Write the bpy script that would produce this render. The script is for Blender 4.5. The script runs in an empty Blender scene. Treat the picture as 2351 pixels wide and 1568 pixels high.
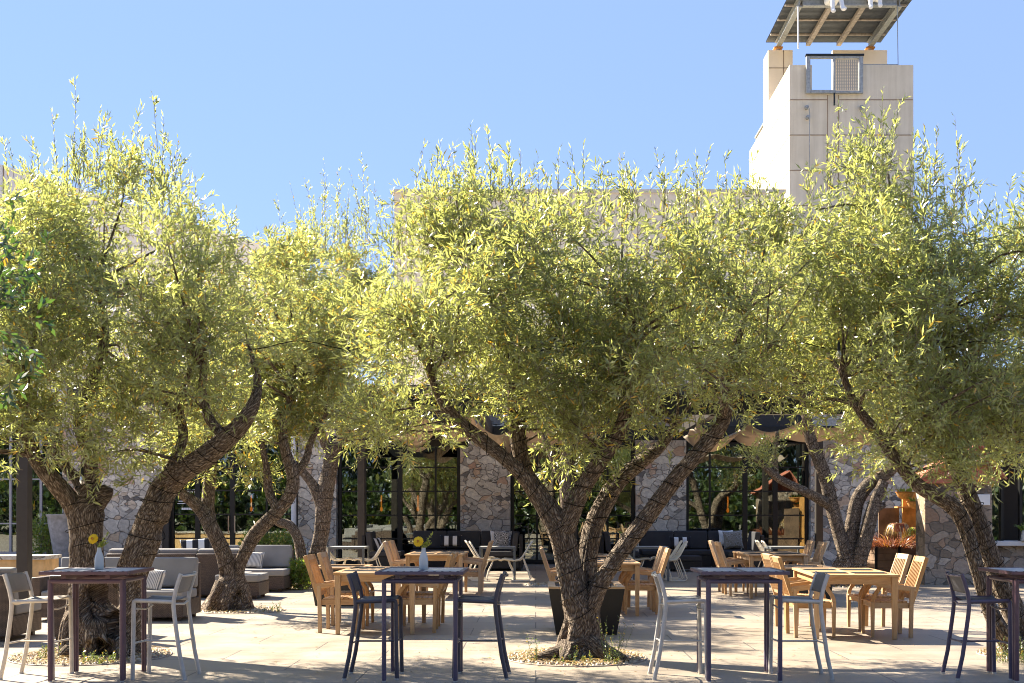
import bpy, math, random
import numpy as np
from mathutils import Vector, Matrix, noise
R = math.radians
random.seed(7)
SC = bpy.context.scene
# ------------------------------------------------------------------ camera, sky, sun
F, CX, HY, CH = 2700.0, 1230.0, 1172.0, 1.56      # focal length and principal point of the 2351 px wide photograph, eye height
W_, H_ = 2351.0, 1568.0
cam_d = bpy.data.cameras.new("camera"); cam = bpy.data.objects.new("camera", cam_d)
SC.collection.objects.link(cam); SC.camera = cam
cam_d.sensor_width = 36; cam_d.lens = 36 * F / W_
cam_d.shift_x = -(CX - W_ / 2) / W_; cam_d.shift_y = (HY - H_ / 2) / W_
cam_d.clip_start = 0.1; cam_d.clip_end = 2000
cam.location = (0, 0, CH); cam.rotation_euler = (R(90), 0, 0)
SC.render.resolution_x = 1024; SC.render.resolution_y = 683
SUN = Vector((-0.79, 0.58, 0.78)).normalized()
world = bpy.data.worlds.new("World"); SC.world = world; world.use_nodes = True
wn = world.node_tree; bg = wn.nodes["Background"]
sky = wn.nodes.new("ShaderNodeTexSky"); sky.sky_type = 'NISHITA'; sky.sun_disc = False
sky.sun_elevation = math.asin(SUN.z); sky.sun_rotation = math.atan2(SUN.x, SUN.y)
sky.air_density = 1.0; sky.dust_density = 0.0; sky.ozone_density = 3.5
smx = wn.nodes.new("ShaderNodeMix"); smx.data_type = 'RGBA'; smx.inputs[0].default_value = .78; wn.links.new(sky.outputs[0], smx.inputs[6]); smx.inputs[7].default_value = (1.58, 2.30, 4.4, 1)
wn.links.new(smx.outputs[2], bg.inputs[0]); bg.inputs[1].default_value = 0.056
sl = bpy.data.lights.new("sun", 'SUN'); sl.energy = 4.8; sl.angle = R(0.5); sl.color = (1.0, 0.90, 0.74)
so = bpy.data.objects.new("sun", sl); SC.collection.objects.link(so)
so.rotation_euler = SUN.to_track_quat('Z', 'Y').to_euler(); so.location = (-20, 15, 25)
SC.view_settings.view_transform = 'Standard'; SC.view_settings.look = 'None'
SC.view_settings.exposure = 2.18; SC.view_settings.gamma = 1.0
SC.cycles.max_bounces = 7; SC.cycles.diffuse_bounces = 4; SC.cycles.glossy_bounces = 3
SC.cycles.transmission_bounces = 4; SC.cycles.transparent_max_bounces = 8
SC.cycles.caustics_reflective = False; SC.cycles.caustics_refractive = False
SC.cycles.use_denoising = True; SC.cycles.filter_width = 1.05

def P3(px, py, Y): return Vector(((px - CX) * Y / F, Y, CH + (HY - py) * Y / F))
def XA(px, Y): return (px - CX) * Y / F
def ZA(py, Y): return CH + (HY - py) * Y / F

# ------------------------------------------------------------------ materials
class M:
    def __init__(s, name, base=(.5, .5, .5), rough=.6, metal=0., spec=.5):
        s.m = bpy.data.materials.new(name); s.m.use_nodes = True
        s.t = s.m.node_tree; s.b = s.t.nodes["Principled BSDF"]; s.out = s.t.nodes["Material Output"]
        s.b.inputs["Base Color"].default_value = (*base, 1); s.b.inputs["Roughness"].default_value = rough
        s.b.inputs["Metallic"].default_value = metal; s.b.inputs["Specular IOR Level"].default_value = spec
        s._co = None
    def n(s, typ, **kw):
        nd = s.t.nodes.new(typ)
        for k, v in kw.items(): setattr(nd, k, v)
        return nd
    def l(s, a, b): s.t.links.new(a, b)
    def co(s, scale=(1, 1, 1), kind="Object"):
        tc = s.n("ShaderNodeTexCoord"); mp = s.n("ShaderNodeMapping"); mp.inputs["Scale"].default_value = scale
        s.l(tc.outputs[kind], mp.inputs[0]); return mp.outputs[0]
    def noise(s, vec, scale, detail=4, rough=.55, dist=0):
        nd = s.n("ShaderNodeTexNoise"); nd.inputs["Scale"].default_value = scale; nd.inputs["Detail"].default_value = detail
        nd.inputs["Roughness"].default_value = rough; nd.inputs["Distortion"].default_value = dist
        s.l(vec, nd.inputs["Vector"]); return nd.outputs["Fac"]
    def ramp(s, fac, stops):
        r = s.n("ShaderNodeValToRGB"); e = r.color_ramp.elements
        while len(e) < len(stops): e.new(.5)
        for i, (p, c) in enumerate(stops): e[i].position = p; e[i].color = (*c, 1)
        s.l(fac, r.inputs[0]); return r.outputs[0]
    def mix(s, fac, a, b, mode='MIX'):
        m = s.n("ShaderNodeMix", data_type='RGBA', blend_type=mode)
        for v, i in ((fac, 0), (a, 6), (b, 7)):
            if isinstance(v, (int, float)): m.inputs[i].default_value = v
            elif isinstance(v, tuple): m.inputs[i].default_value = (*v, 1)
            else: s.l(v, m.inputs[i])
        return m.outputs[2]
    def math(s, op, a, b=0.):
        m = s.n("ShaderNodeMath", operation=op)
        for v, i in ((a, 0), (b, 1)):
            if isinstance(v, (int, float)): m.inputs[i].default_value = v
            else: s.l(v, m.inputs[i])
        return m.outputs[0]
    def color(s, c): s.l(c, s.b.inputs["Base Color"])
    def rough(s, c): s.l(c, s.b.inputs["Roughness"])
    def bump(s, h, strength=.5, dist=.01):
        b = s.n("ShaderNodeBump"); b.inputs["Strength"].default_value = strength; b.inputs["Distance"].default_value = dist
        s.l(h, b.inputs["Height"]); s.l(b.outputs[0], s.b.inputs["Normal"])

MT = {}
def simple(name, base, rough=.6, metal=0., var=.15, vs=6., bump=0., bs=60., spec=.5):
    m = M(name, base, rough, metal, spec); v = m.co()
    f = m.noise(v, vs, 5)
    d = tuple(c * (1 - var) for c in base); u = tuple(min(1, c * (1 + var)) for c in base)
    m.color(m.ramp(f, [(.3, d), (.7, u)]))
    if bump: m.bump(m.noise(v, bs, 3), bump, .004)
    MT[name] = m.m; return m

def mk_leaf(name, dark, light, yellow, trans, tr=.45, rough=.33):
    m = M(name); att = m.n("ShaderNodeAttribute", attribute_name="tint"); sep = m.n("ShaderNodeSeparateColor")
    m.l(att.outputs["Color"], sep.inputs[0])
    c = m.mix(sep.outputs[0], dark, light); c = m.mix(sep.outputs[1], c, yellow)
    m.color(c); m.b.inputs["Roughness"].default_value = rough; m.b.inputs["Specular IOR Level"].default_value = 1.; m.b.inputs["Coat Weight"].default_value = .25; m.b.inputs["Coat Roughness"].default_value = .22
    t = m.n("ShaderNodeBsdfTranslucent"); m.l(m.mix(sep.outputs[1], m.mix(sep.outputs[0], trans, tuple(x * 1.25 for x in trans)), (.75, .42, .03)), t.inputs[0])
    mx = m.n("ShaderNodeMixShader"); mx.inputs[0].default_value = tr
    m.l(m.b.outputs[0], mx.inputs[1]); m.l(t.outputs[0], mx.inputs[2]); m.l(mx.outputs[0], m.out.inputs[0])
    MT[name] = m.m
mk_leaf("olive_leaf", (.018, .045, .020), (.24, .29, .15), (.60, .38, .05), (.50, .53, .13), .48, .30)
mk_leaf("weed_leaf", (.03, .06, .02), (.13, .18, .05), (.5, .38, .1), (.22, .28, .05), .3)
mk_leaf("garden_leaf", (.012, .03, .01), (.09, .13, .04), (.2, .2, .03), (.10, .16, .02), .25)
mk_leaf("broad_leaf", (.012, .035, .02), (.035, .075, .03), (.3, .3, .04), (.10, .2, .02), .3)
mk_leaf("bush_leaf", (.07, .13, .03), (.2, .3, .05), (.5, .45, .05), (.4, .5, .05))
mk_leaf("red_grass", (.16, .05, .025), (.33, .12, .06), (.5, .35, .12), (.4, .14, .05), .3)
mk_leaf("dry_leaf", (.22, .14, .06), (.46, .33, .16), (.62, .42, .08), (.4, .28, .08), .15)

m = M("bark", rough=.9, spec=.2); tc = m.n("ShaderNodeTexCoord"); uv = tc.outputs["UV"]
mp = m.n("ShaderNodeMapping"); mp.inputs["Scale"].default_value = (1, .30, 1); m.l(uv, mp.inputs[0])
mp2 = m.n("ShaderNodeMapping"); mp2.inputs["Scale"].default_value = (1, .27, 1); m.l(uv, mp2.inputs[0])
nz = m.noise(mp.outputs[0], 60, 7, .66, .25)
vo = m.n("ShaderNodeTexVoronoi", feature='DISTANCE_TO_EDGE'); vo.inputs["Scale"].default_value = 52
wv = m.n("ShaderNodeVectorMath", operation='ADD'); nn = m.n("ShaderNodeTexNoise"); nn.inputs["Scale"].default_value = 9; m.l(mp2.outputs[0], nn.inputs["Vector"])
sc_ = m.n("ShaderNodeVectorMath", operation='SCALE'); sc_.inputs["Scale"].default_value = .12; m.l(nn.outputs["Color"], sc_.inputs[0])
m.l(mp2.outputs[0], wv.inputs[0]); m.l(sc_.outputs[0], wv.inputs[1]); m.l(wv.outputs[0], vo.inputs["Vector"])
edge = m.math('MINIMUM', m.math('MULTIPLY', vo.outputs[0], 3.4), 1.)
h = m.math('ADD', m.math('MULTIPLY', edge, .36), nz)
big = m.noise(m.co((1, 1, 1)), 2.2, 3)
c = m.ramp(h, [(.38, (.026, .020, .015)), (.64, (.16, .122, .09)), (.95, (.42, .355, .28))])
c = m.mix(m.ramp(big, [(.35, (0, 0, 0)), (.65, (.75, .75, .75))]), c, m.mix(1., c, (1.25, 1.15, 1.05), 'MULTIPLY'))
m.color(c); m.bump(h, 1., .045); MT["bark"] = m.m

def stone_mat(nm_, s1, s2, cols):
    m = M(nm_, rough=.85, spec=.3); v = m.co((1, 1, 1.35))
    n3 = m.n("ShaderNodeTexNoise"); n3.inputs["Scale"].default_value = 2.2; n3.inputs["Detail"].default_value = 3; m.l(v, n3.inputs["Vector"])
    s3 = m.n("ShaderNodeVectorMath", operation='SCALE'); s3.inputs["Scale"].default_value = .35; m.l(n3.outputs["Color"], s3.inputs[0])
    a3 = m.n("ShaderNodeVectorMath", operation='ADD'); m.l(v, a3.inputs[0]); m.l(s3.outputs[0], a3.inputs[1])
    sel = m.math('GREATER_THAN', m.noise(m.co((.9, .9, 1.2)), 1.1, 1), .53)
    def vor(feat, sc, out):
        q_ = m.n("ShaderNodeTexVoronoi", feature=feat); q_.inputs["Scale"].default_value = sc; q_.inputs["Randomness"].default_value = .85; m.l(a3.outputs[0], q_.inputs["Vector"]); return q_.outputs[out]
    def pick(x, y):
        q_ = m.n("ShaderNodeMix", data_type='FLOAT'); m.l(sel, q_.inputs[0]); m.l(x, q_.inputs[2]); m.l(y, q_.inputs[3]); return q_.outputs[0]
    edge_ = pick(m.math('MULTIPLY', vor('DISTANCE_TO_EDGE', s1, "Distance"), 1.), m.math('MULTIPLY', vor('DISTANCE_TO_EDGE', s2, "Distance"), .62))
    sp = m.n("ShaderNodeSeparateColor"); m.l(m.mix(sel, vor('F1', s1, "Color"), vor('F1', s2, "Color")), sp.inputs[0])
    cc = m.ramp(sp.outputs[0], cols)
    fine = m.noise(v, 12, 6, .65); cc = m.mix(.8, cc, m.ramp(fine, [(.3, (.55, .55, .55)), (.7, (1.1, 1.1, 1.1))]), 'MULTIPLY')
    joint = m.math('MINIMUM', m.math('MULTIPLY', edge_, 36.), 1.)
    m.color(m.mix(joint, (.20, .18, .15), cc)); hh = m.math('ADD', m.math('MULTIPLY', joint, 1.), m.math('MULTIPLY', fine, .5))
    m.bump(hh, .8, .06); MT[nm_] = m.m
stone_mat("stone_wall", 2.5, 4.9, [(0., (.19, .175, .155)), (.12, (.48, .435, .365)), (.5, (.64, .585, .49)), (.75, (.78, .72, .60)), (.88, (.62, .48, .33)), (1., (.56, .36, .25))])
stone_mat("stone_brown", 3.0, 5.0, [(0., (.12, .10, .08)), (.2, (.24, .19, .14)), (.5, (.33, .26, .19)), (.75, (.40, .34, .27)), (.88, (.34, .22, .14)), (1., (.46, .40, .33))])

m = M("paving", rough=.55, spec=.5); v = m.co()
br = m.n("ShaderNodeTexBrick"); br.offset = .5; br.inputs["Scale"].default_value = 1; br.inputs["Mortar Size"].default_value = .008
br.inputs["Brick Width"].default_value = 1.64; br.inputs["Row Height"].default_value = .82; br.inputs["Mortar Smooth"].default_value = .3
br.inputs["Color1"].default_value = (.345, .288, .222, 1); br.inputs["Color2"].default_value = (.30, .25, .195, 1); br.inputs["Mortar"].default_value = (.10, .09, .08, 1)
m.l(v, br.inputs[0])
st = m.noise(v, 1.3, 6, .65, .4); st2 = m.noise(v, 55, 4, .7)
c = m.mix(.85, br.outputs[0], m.ramp(st, [(.3, (.72, .71, .70)), (.65, (1.08, 1.07, 1.05))]), 'MULTIPLY')
c = m.mix(.6, c, m.ramp(st2, [(.35, (.82, .82, .82)), (.7, (1.1, 1.1, 1.1))]), 'MULTIPLY')
m.color(c); m.rough(m.ramp(st, [(.3, (.38,) * 3), (.7, (.62,) * 3)]))
m.bump(m.math('ADD', m.math('MULTIPLY', br.outputs["Fac"], -1.), m.math('MULTIPLY', st2, .12)), .5, .006); MT["paving"] = m.m

m = M("gravel", rough=.9); v = m.co(); vo = m.n("ShaderNodeTexVoronoi"); vo.inputs["Scale"].default_value = 60; m.l(v, vo.inputs["Vector"])
m.color(m.mix(.5, m.ramp(m.noise(v, 7, 4), [(.3, (.18, .13, .08)), (.7, (.42, .33, .2))]), vo.outputs["Color"], 'SOFT_LIGHT'))
m.bump(vo.outputs["Distance"], .8, .02); MT["gravel"] = m.m
simple("pebble", (.5, .43, .33), .8, var=.4, vs=9)

for ax in "xyz":
    m = M("teak_" + ax, rough=.55, spec=.3); sc = {"x": (.12, 1, 1), "y": (1, .12, 1), "z": (1, 1, .12)}[ax]
    oi = m.n("ShaderNodeObjectInfo"); v = m.co(sc); off = m.n("ShaderNodeVectorMath", operation='ADD'); m.l(v, off.inputs[0])
    cmb = m.n("ShaderNodeCombineXYZ"); m.l(m.math('MULTIPLY', oi.outputs["Random"], 20.), cmb.inputs[0]); m.l(cmb.outputs[0], off.inputs[1])
    f = m.noise(off.outputs[0], 38, 5, .6, 1.); g = m.noise(off.outputs[0], 3, 3)
    c = m.ramp(f, [(.25, (.30, .15, .06)), (.5, (.46, .27, .12)), (.75, (.58, .38, .20))])
    c = m.mix(m.math('MULTIPLY', m.ramp(g, [(.35, (.15, .15, .15)), (.7, (1, 1, 1))]), m.math('MULTIPLY', oi.outputs['Random'], .85)), c, (.50, .40, .29))
    m.color(c); m.bump(f, .25, .004); MT["teak_" + ax] = m.m
def brushed(name, base, rough, metal, ax=None):
    simple(name, base, rough, metal, .12, 12, .12, 140)
brushed("silver_paint", (.50, .48, .44), .42, .12)
brushed("warm_paint", (.60, .54, .44), .4, .15)
brushed("dark_paint", (.060, .056, .075), .42, .0)
brushed("plum_paint", (.115, .062, .075), .42, .0)
brushed("violet_paint", (.085, .066, .105), .42, .0)
brushed("steel_grey", (.11, .12, .125), .45, .1)
simple("steel_top", (.36, .37, .37), .4, .2, .1, 20)
def mesh_mat(name, a, b, scale, rough=.6):
    m = M(name, rough=rough); v = m.co(); ch = m.n("ShaderNodeTexChecker"); ch.inputs["Scale"].default_value = scale
    ch.inputs[1].default_value = (*a, 1); ch.inputs[2].default_value = (*b, 1); m.l(v, ch.inputs[0])
    n_ = m.noise(v, 5, 4); m.color(m.mix(.5, ch.outputs[0], m.ramp(n_, [(.3, (.75, .75, .75)), (.7, (1.15, 1.15, 1.15))]), 'MULTIPLY')); MT[name] = m.m
mesh_mat("perforated", (.62, .61, .58), (.36, .36, .36), 75)
mesh_mat("sling_grey", (.20, .20, .20), (.14, .14, .145), 150)
mesh_mat("sling_tan", (.34, .28, .21), (.24, .20, .15), 150)
mesh_mat("sling_dark", (.075, .075, .09), (.045, .045, .055), 150)
mesh_mat("placemat", (.020, .021, .024), (.032, .033, .036), 220, .95); bpy.data.materials["placemat"].node_tree.nodes["Principled BSDF"].inputs["Specular IOR Level"].default_value = .08
def wicker(name, a, b):
    m = M(name, rough=.5, spec=.4); tc = m.n("ShaderNodeTexCoord"); sx = m.n("ShaderNodeSeparateXYZ"); m.l(tc.outputs["Object"], sx.inputs[0])
    u = m.math('ADD', sx.outputs[0], sx.outputs[1]); cb = m.n("ShaderNodeCombineXYZ"); m.l(u, cb.inputs[0]); m.l(sx.outputs[2], cb.inputs[1])
    b_ = m.n("ShaderNodeTexBrick"); b_.inputs["Scale"].default_value = 1; b_.inputs["Brick Width"].default_value = .034; b_.inputs["Row Height"].default_value = .013
    b_.inputs["Mortar Size"].default_value = .0022; b_.inputs["Color1"].default_value = (*a, 1); b_.inputs["Color2"].default_value = (*b, 1)
    b_.inputs["Mortar"].default_value = (.01, .008, .006, 1); m.l(cb.outputs[0], b_.inputs[0]); m.color(b_.outputs[0])
    m.bump(m.math('MULTIPLY', b_.outputs["Fac"], -1.), .9, .006); MT[name] = m.m
wicker("wicker_brown", (.20, .14, .105), (.13, .09, .07)); wicker("wicker_black", (.03, .03, .032), (.018, .018, .02))
simple("cushion_grey", (.26, .25, .24), .95, 0, .08, 4, .3, 260, .1)
simple("cushion_charcoal", (.052, .053, .057), .95, 0, .1, 4, .3, 260, .1)
def stripes(name, a, b, n_, axis=0, duty=.5):
    m = M(name, rough=.95, spec=.1); tc = m.n("ShaderNodeTexCoord"); sx = m.n("ShaderNodeSeparateXYZ"); m.l(tc.outputs["Object"], sx.inputs[0])
    f = m.math('FRACT', m.math('ADD', m.math('MULTIPLY', sx.outputs[axis], n_), 20.25)); m.color(m.mix(m.math('GREATER_THAN', f, duty), a, b)); MT[name] = m.m
stripes("wide_stripe", (.03, .03, .035), (.72, .72, .70), 4.4, 0, .5)
stripes("thin_stripe", (.62, .58, .52), (.17, .17, .18), 38, 0, .6)
m = M("damask", rough=.95); v = m.co((1, 1, 1)); vo = m.n("ShaderNodeTexVoronoi", feature='F1'); vo.inputs["Scale"].default_value = 9; m.l(v, vo.inputs["Vector"])
f = m.math('FRACT', m.math('MULTIPLY', vo.outputs["Distance"], 5.)); m.color(m.mix(m.math('GREATER_THAN', f, .5), (.03, .03, .03), (.6, .6, .58))); MT["damask"] = m.m
m = M("medallion", rough=.95); v = m.co((1, 1, 1)); vo = m.n("ShaderNodeTexVoronoi", feature='F1'); vo.inputs["Scale"].default_value = 12; m.l(v, vo.inputs["Vector"])
f = m.math('FRACT', m.math('MULTIPLY', vo.outputs["Distance"], 4.)); m.color(m.mix(m.math('GREATER_THAN', f, .45), (.34, .33, .32), (.19, .17, .13))); MT["medallion"] = m.m
simple("white_fabric", (.72, .72, .70), .9); simple("white_plastic", (.74, .66, .52), .45, 0, .05)
simple("plaster_white", (.75, .74, .71), .6, 0, .05)
simple("white_glass", (.50, .52, .50), .3, 0, .04)
simple("petal", (.95, .62, .01), .6, 0, .12, 60); simple("petal_eye", (.45, .17, .01), .8)
simple("planter_black", (.010, .010, .011), .5, 0, .2); simple("soil", (.05, .035, .025), .95, 0, .3, 30, .8, 80)
simple("black_metal", (.010, .011, .012), .4, .3, .1); simple("bronze_metal", (.045, .038, .032), .5, .3, .12)
simple("grey_mullion", (.30, .30, .32), .5, 0, .06)
simple("galvanised", (.30, .31, .30), .5, .3, .25, 9); simple("rusty_steel", (.36, .31, .26), .7, .1, .35, 7)
simple("rust", (.42, .18, .04), .9, 0, .3, 20); simple("corrugated", (.10, .11, .12), .5, .2, .2, 4)
simple("terracotta", (.47, .165, .10), .8, 0, .3, 5, .6, 30)
simple("coir", (.62, .33, .09), .95, 0, .3, 20, .9, 90)
simple("old_wood", (.16, .10, .06), .85, 0, .45, 3, .4, 30); simple("orange_wood", (.60, .30, .08), .8, 0, .3, 6, .4, 30)
simple("sandstone", (.62, .40, .18), .85, 0, .25, 5, .5, 20)
simple("grey_urn", (.26, .26, .265), .7, 0, .3, 8, .3, 30)
simple("canvas", (.45, .36, .27), .9, 0, .12, 3, .2, 200)
m_ = bpy.data.materials["canvas"]; t_ = m_.node_tree; tr_ = t_.nodes.new("ShaderNodeBsdfTranslucent"); tr_.inputs[0].default_value = (.46, .37, .28, 1)
mx_ = t_.nodes.new("ShaderNodeMixShader"); mx_.inputs[0].default_value = .35; t_.links.new(t_.nodes["Principled BSDF"].outputs[0], mx_.inputs[1])
t_.links.new(tr_.outputs[0], mx_.inputs[2]); t_.links.new(mx_.outputs[0], t_.nodes["Material Output"].inputs[0])
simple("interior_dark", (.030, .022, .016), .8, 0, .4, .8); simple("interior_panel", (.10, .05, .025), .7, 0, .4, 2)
simple("curtain", (.35, .36, .30), .9, 0, .15, 3)
simple("wire", (.010, .009, .008), .95, spec=.1); simple("letter_white", (.8, .8, .8), .6)
simple("earth", (.22, .20, .13), .95, 0, .35, .4)
m = M("stucco", rough=.9, spec=.2); v = m.co(); f = m.noise(v, .8, 6, .65); f2 = m.noise(v, 40, 3)
m.color(m.mix(.6, m.ramp(f, [(.3, (.60, .53, .41)), (.7, (.68, .605, .48))]), m.ramp(m.noise(m.co((1, 1, .06)), 3.5, 5, .7), [(.32, (.80, .77, .71)), (.62, (1.06, 1.06, 1.05))]), 'MULTIPLY')); m.bump(f2, .2, .01); MT["stucco"] = m.m
simple("stucco_warm", (.80, .67, .49), .9, 0, .06, 1.2, .2, 40); simple("panel_joint", (.28, .20, .13), .9)
simple("stucco_pale", (.62, .60, .57), .9, 0, .05, 1.)
m = M("glass"); gl = m.n("ShaderNodeBsdfGlossy"); gl.inputs["Roughness"].default_value = .012; gl.inputs[0].default_value = (.95, 1, .97, 1)
trn = m.n("ShaderNodeBsdfTransparent"); trn.inputs[0].default_value = (.62, .70, .66, 1)
fr = m.n("ShaderNodeFresnel"); fr.inputs[0].default_value = 2.1
wob = m.noise(m.co((.5, 1, .9)), 2.2, 2); bp = m.n("ShaderNodeBump"); bp.inputs["Strength"].default_value = .05; bp.inputs["Distance"].default_value = .02
m.l(wob, bp.inputs["Height"]); m.l(bp.outputs[0], gl.inputs["Normal"])
mx = m.n("ShaderNodeMixShader"); m.l(m.math('ADD', fr.outputs[0], .06), mx.inputs[0]); m.l(trn.outputs[0], mx.inputs[1]); m.l(gl.outputs[0], mx.inputs[2]); m.l(mx.outputs[0], m.out.inputs[0]); MT["glass"] = m.m
m = M("clear_bulb", (.8, .78, .7), .1); m.b.inputs["Transmission Weight"].default_value = .8; MT["clear_bulb"] = m.m
m = M("lamp_glow", (.3, .1, .02)); m.b.inputs["Emission Color"].default_value = (1, .22, .02, 1); m.b.inputs["Emission Strength"].default_value = .28; MT["lamp_glow"] = m.m
# mesh screen: real holes approximated by a fine alternation of wire and clear
m = M("wire_mesh", (.35, .33, .28), .5, .3); v = m.co((1, 1, 1)); sx = m.n("ShaderNodeSeparateXYZ"); m.l(v, sx.inputs[0])
fx = m.math('GREATER_THAN', m.math('FRACT', m.math('MULTIPLY', sx.outputs[0], 11.)), .55); fz = m.math('GREATER_THAN', m.math('FRACT', m.math('MULTIPLY', sx.outputs[2], 16.)), .7)
tp = m.n("ShaderNodeBsdfTransparent"); mx = m.n("ShaderNodeMixShader"); m.l(m.math('MAXIMUM', fx, fz), mx.inputs[0]); m.l(tp.outputs[0], mx.inputs[1]); m.l(m.b.outputs[0], mx.inputs[2]); m.l(mx.outputs[0], m.out.inputs[0]); MT["wire_mesh"] = m.m

# ------------------------------------------------------------------ geometry helpers
class MB:
    def __init__(s): s.v = []; s.f = []
    def add(s, vs, fs):
        o = len(s.v); s.v += [tuple(p) for p in vs]; s.f += [tuple(i + o for i in f) for f in fs]; return s
    def box(s, c, d, rot=None, taper=(1, 1)):
        """c centre, d full sizes, rot a 3x3 matrix, taper = bottom scale in x, y"""
        vs = []
        for z in (-.5, .5):
            for x, y in ((-.5, -.5), (.5, -.5), (.5, .5), (-.5, .5)):
                kx, ky = taper if z < 0 else (1, 1)
                p = Vector((x * d[0] * kx, y * d[1] * ky, z * d[2]))
                if rot is not None: p = rot @ p
                vs.append(p + Vector(c))
        return s.add(vs, [(3, 2, 1, 0), (4, 5, 6, 7), (0, 1, 5, 4), (1, 2, 6, 5), (2, 3, 7, 6), (3, 0, 4, 7)])
    def span(s, a, b): # box from two corners
        a, b = Vector(a), Vector(b); return s.box((a + b) / 2, b - a)
    def beam(s, a, b, w, h, up=(0, 0, 1)):
        a, b = Vector(a), Vector(b); z = (b - a); L = z.length; z.normalize(); x = Vector(up).cross(z)
        if x.length < 1e-4: x = Vector((1, 0, 0))
        x.normalize(); y = z.cross(x); rot = Matrix((x, y, z)).transposed()
        return s.box((a + b) / 2, (w, h, L), rot)
    def tube(s, pts, r, n=8, flat=1., cap=True):
        pts = [Vector(p) for p in pts]; rr = r if isinstance(r, (list, tuple)) else [r] * len(pts); o = len(s.v); up = None
        for i, p in enumerate(pts):
            t = (pts[min(i + 1, len(pts) - 1)] - pts[max(i - 1, 0)]).normalized()
            if up is None:
                up = Vector((0, 1, 0)) if abs(t.y) < .9 else Vector((0, 0, 1))
            a = (up - t * up.dot(t)).normalized(); up = a; b = t.cross(a)
            for k in range(n):
                th = 2 * math.pi * k / n; s.v.append(tuple(p + a * (rr[i] * flat * math.cos(th)) + b * (rr[i] * math.sin(th))))
        for i in range(len(pts) - 1):
            for k in range(n):
                s.f.append((o + i * n + k, o + i * n + (k + 1) % n, o + (i + 1) * n + (k + 1) % n, o + (i + 1) * n + k))
        if cap: s.f.append(tuple(o + k for k in reversed(range(n)))); s.f.append(tuple(o + (len(pts) - 1) * n + k for k in range(n)))
        return s
    def lathe(s, prof, c=(0, 0, 0), n=20, cap=True):
        o = len(s.v)
        for r, z in prof:
            for k in range(n):
                th = 2 * math.pi * k / n; s.v.append((c[0] + r * math.cos(th), c[1] + r * math.sin(th), c[2] + z))
        for i in range(len(prof) - 1):
            for k in range(n): s.f.append((o + i * n + k, o + i * n + (k + 1) % n, o + (i + 1) * n + (k + 1) % n, o + (i + 1) * n + k))
        if cap: s.f.append(tuple(o + k for k in reversed(range(n)))); s.f.append(tuple(o + (len(prof) - 1) * n + k for k in range(n)))
        return s
    def grid(s, fn, nu, nv):
        o = len(s.v)
        for j in range(nv + 1):
            for i in range(nu + 1): s.v.append(tuple(fn(i / nu, j / nv)))
        for j in range(nv):
            for i in range(nu): a = o + j * (nu + 1) + i; s.f.append((a, a + 1, a + nu + 2, a + nu + 1))
        return s
    def pillow(s, c, w, h, t, rot, n=10):
        """soft cushion: w along local x, h along local z, t thick along local y"""
        c = Vector(c)
        for sg in (-1, 1):
            def fn(u, v, sg=sg):
                x, z = 2 * u - 1, 2 * v - 1; k = ((1 - x ** 4) * (1 - z ** 4)) ** .5
                pin = 1 - .10 * (1 - abs(x) ** 2) * abs(z) ** 3; pin2 = 1 - .10 * (1 - abs(z) ** 2) * abs(x) ** 3
                return c + rot @ Vector((x * w / 2 * pin2, sg * t / 2 * k, z * h / 2 * pin))
            o = len(s.f); s.grid(fn, n, n)
            if sg > 0: s.f[o:] = [tuple(reversed(f)) for f in s.f[o:]]
        return s
    def build(s, name, mat, parent=None, bevel=0., smooth=True, seg=2, loc=None):
        me = bpy.data.meshes.new(name); me.from_pydata(s.v, [], s.f); me.materials.append(MT[mat]); me.update()
        if smooth:
            me.shade_smooth(); me.set_sharp_from_angle(angle=R(38))
        o = bpy.data.objects.new(name, me); SC.collection.objects.link(o)
        if parent: o.parent = parent
        if loc is not None: o.location = loc
        if bevel:
            b = o.modifiers.new("bevel", 'BEVEL'); b.width = bevel; b.segments = seg; b.limit_method = 'ANGLE'
        return o
def RZ(a): return Matrix.Rotation(a, 3, 'Z')
def RX(a): return Matrix.Rotation(a, 3, 'X')
def RY(a): return Matrix.Rotation(a, 3, 'Y')
def empty(name, loc=(0, 0, 0), rz=0.):
    o = bpy.data.objects.new(name, None); SC.collection.objects.link(o); o.location = loc; o.rotation_euler = (0, 0, rz); o.empty_display_size = .2; return o
def tag(o, label=None, cat=None, group=None, kind=None):
    for k, v in (("label", label), ("category", cat), ("group", group), ("kind", kind)):
        if v: o[k] = v
    return o
KIDS = {}
def dup(o, loc=None, rz=None, label=None, parent=None):
    c = o.copy(); SC.collection.objects.link(c); c.parent = parent
    if loc is not None: c.location = loc
    if rz is not None: c.rotation_euler = (0, 0, rz)
    if label: c["label"] = label
    if o.name not in KIDS: KIDS[o.name] = [x for x in bpy.data.objects if x.parent == o]
    for ch in KIDS[o.name]: dup(ch, parent=c)
    return c
def fast_mesh(name, V, Q, mat, parent=None, tint=None, smooth=False):
    me = bpy.data.meshes.new(name); nv, nf = len(V), len(Q); k = Q.shape[1]
    me.vertices.add(nv); me.vertices.foreach_set("co", V.astype(np.float32).ravel())
    me.loops.add(nf * k); me.loops.foreach_set("vertex_index", Q.astype(np.int32).ravel())
    me.polygons.add(nf); me.polygons.foreach_set("loop_start", np.arange(0, nf * k, k, dtype=np.int32))
    me.update(calc_edges=True); me.materials.append(MT[mat])
    if tint is not None:
        a = me.attributes.new("tint", 'FLOAT_COLOR', 'POINT'); a.data.foreach_set("color", tint.astype(np.float32).ravel())
    if smooth: me.shade_smooth()
    o = bpy.data.objects.new(name, me); SC.collection.objects.link(o)
    if parent: o.parent = parent
    return o
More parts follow.
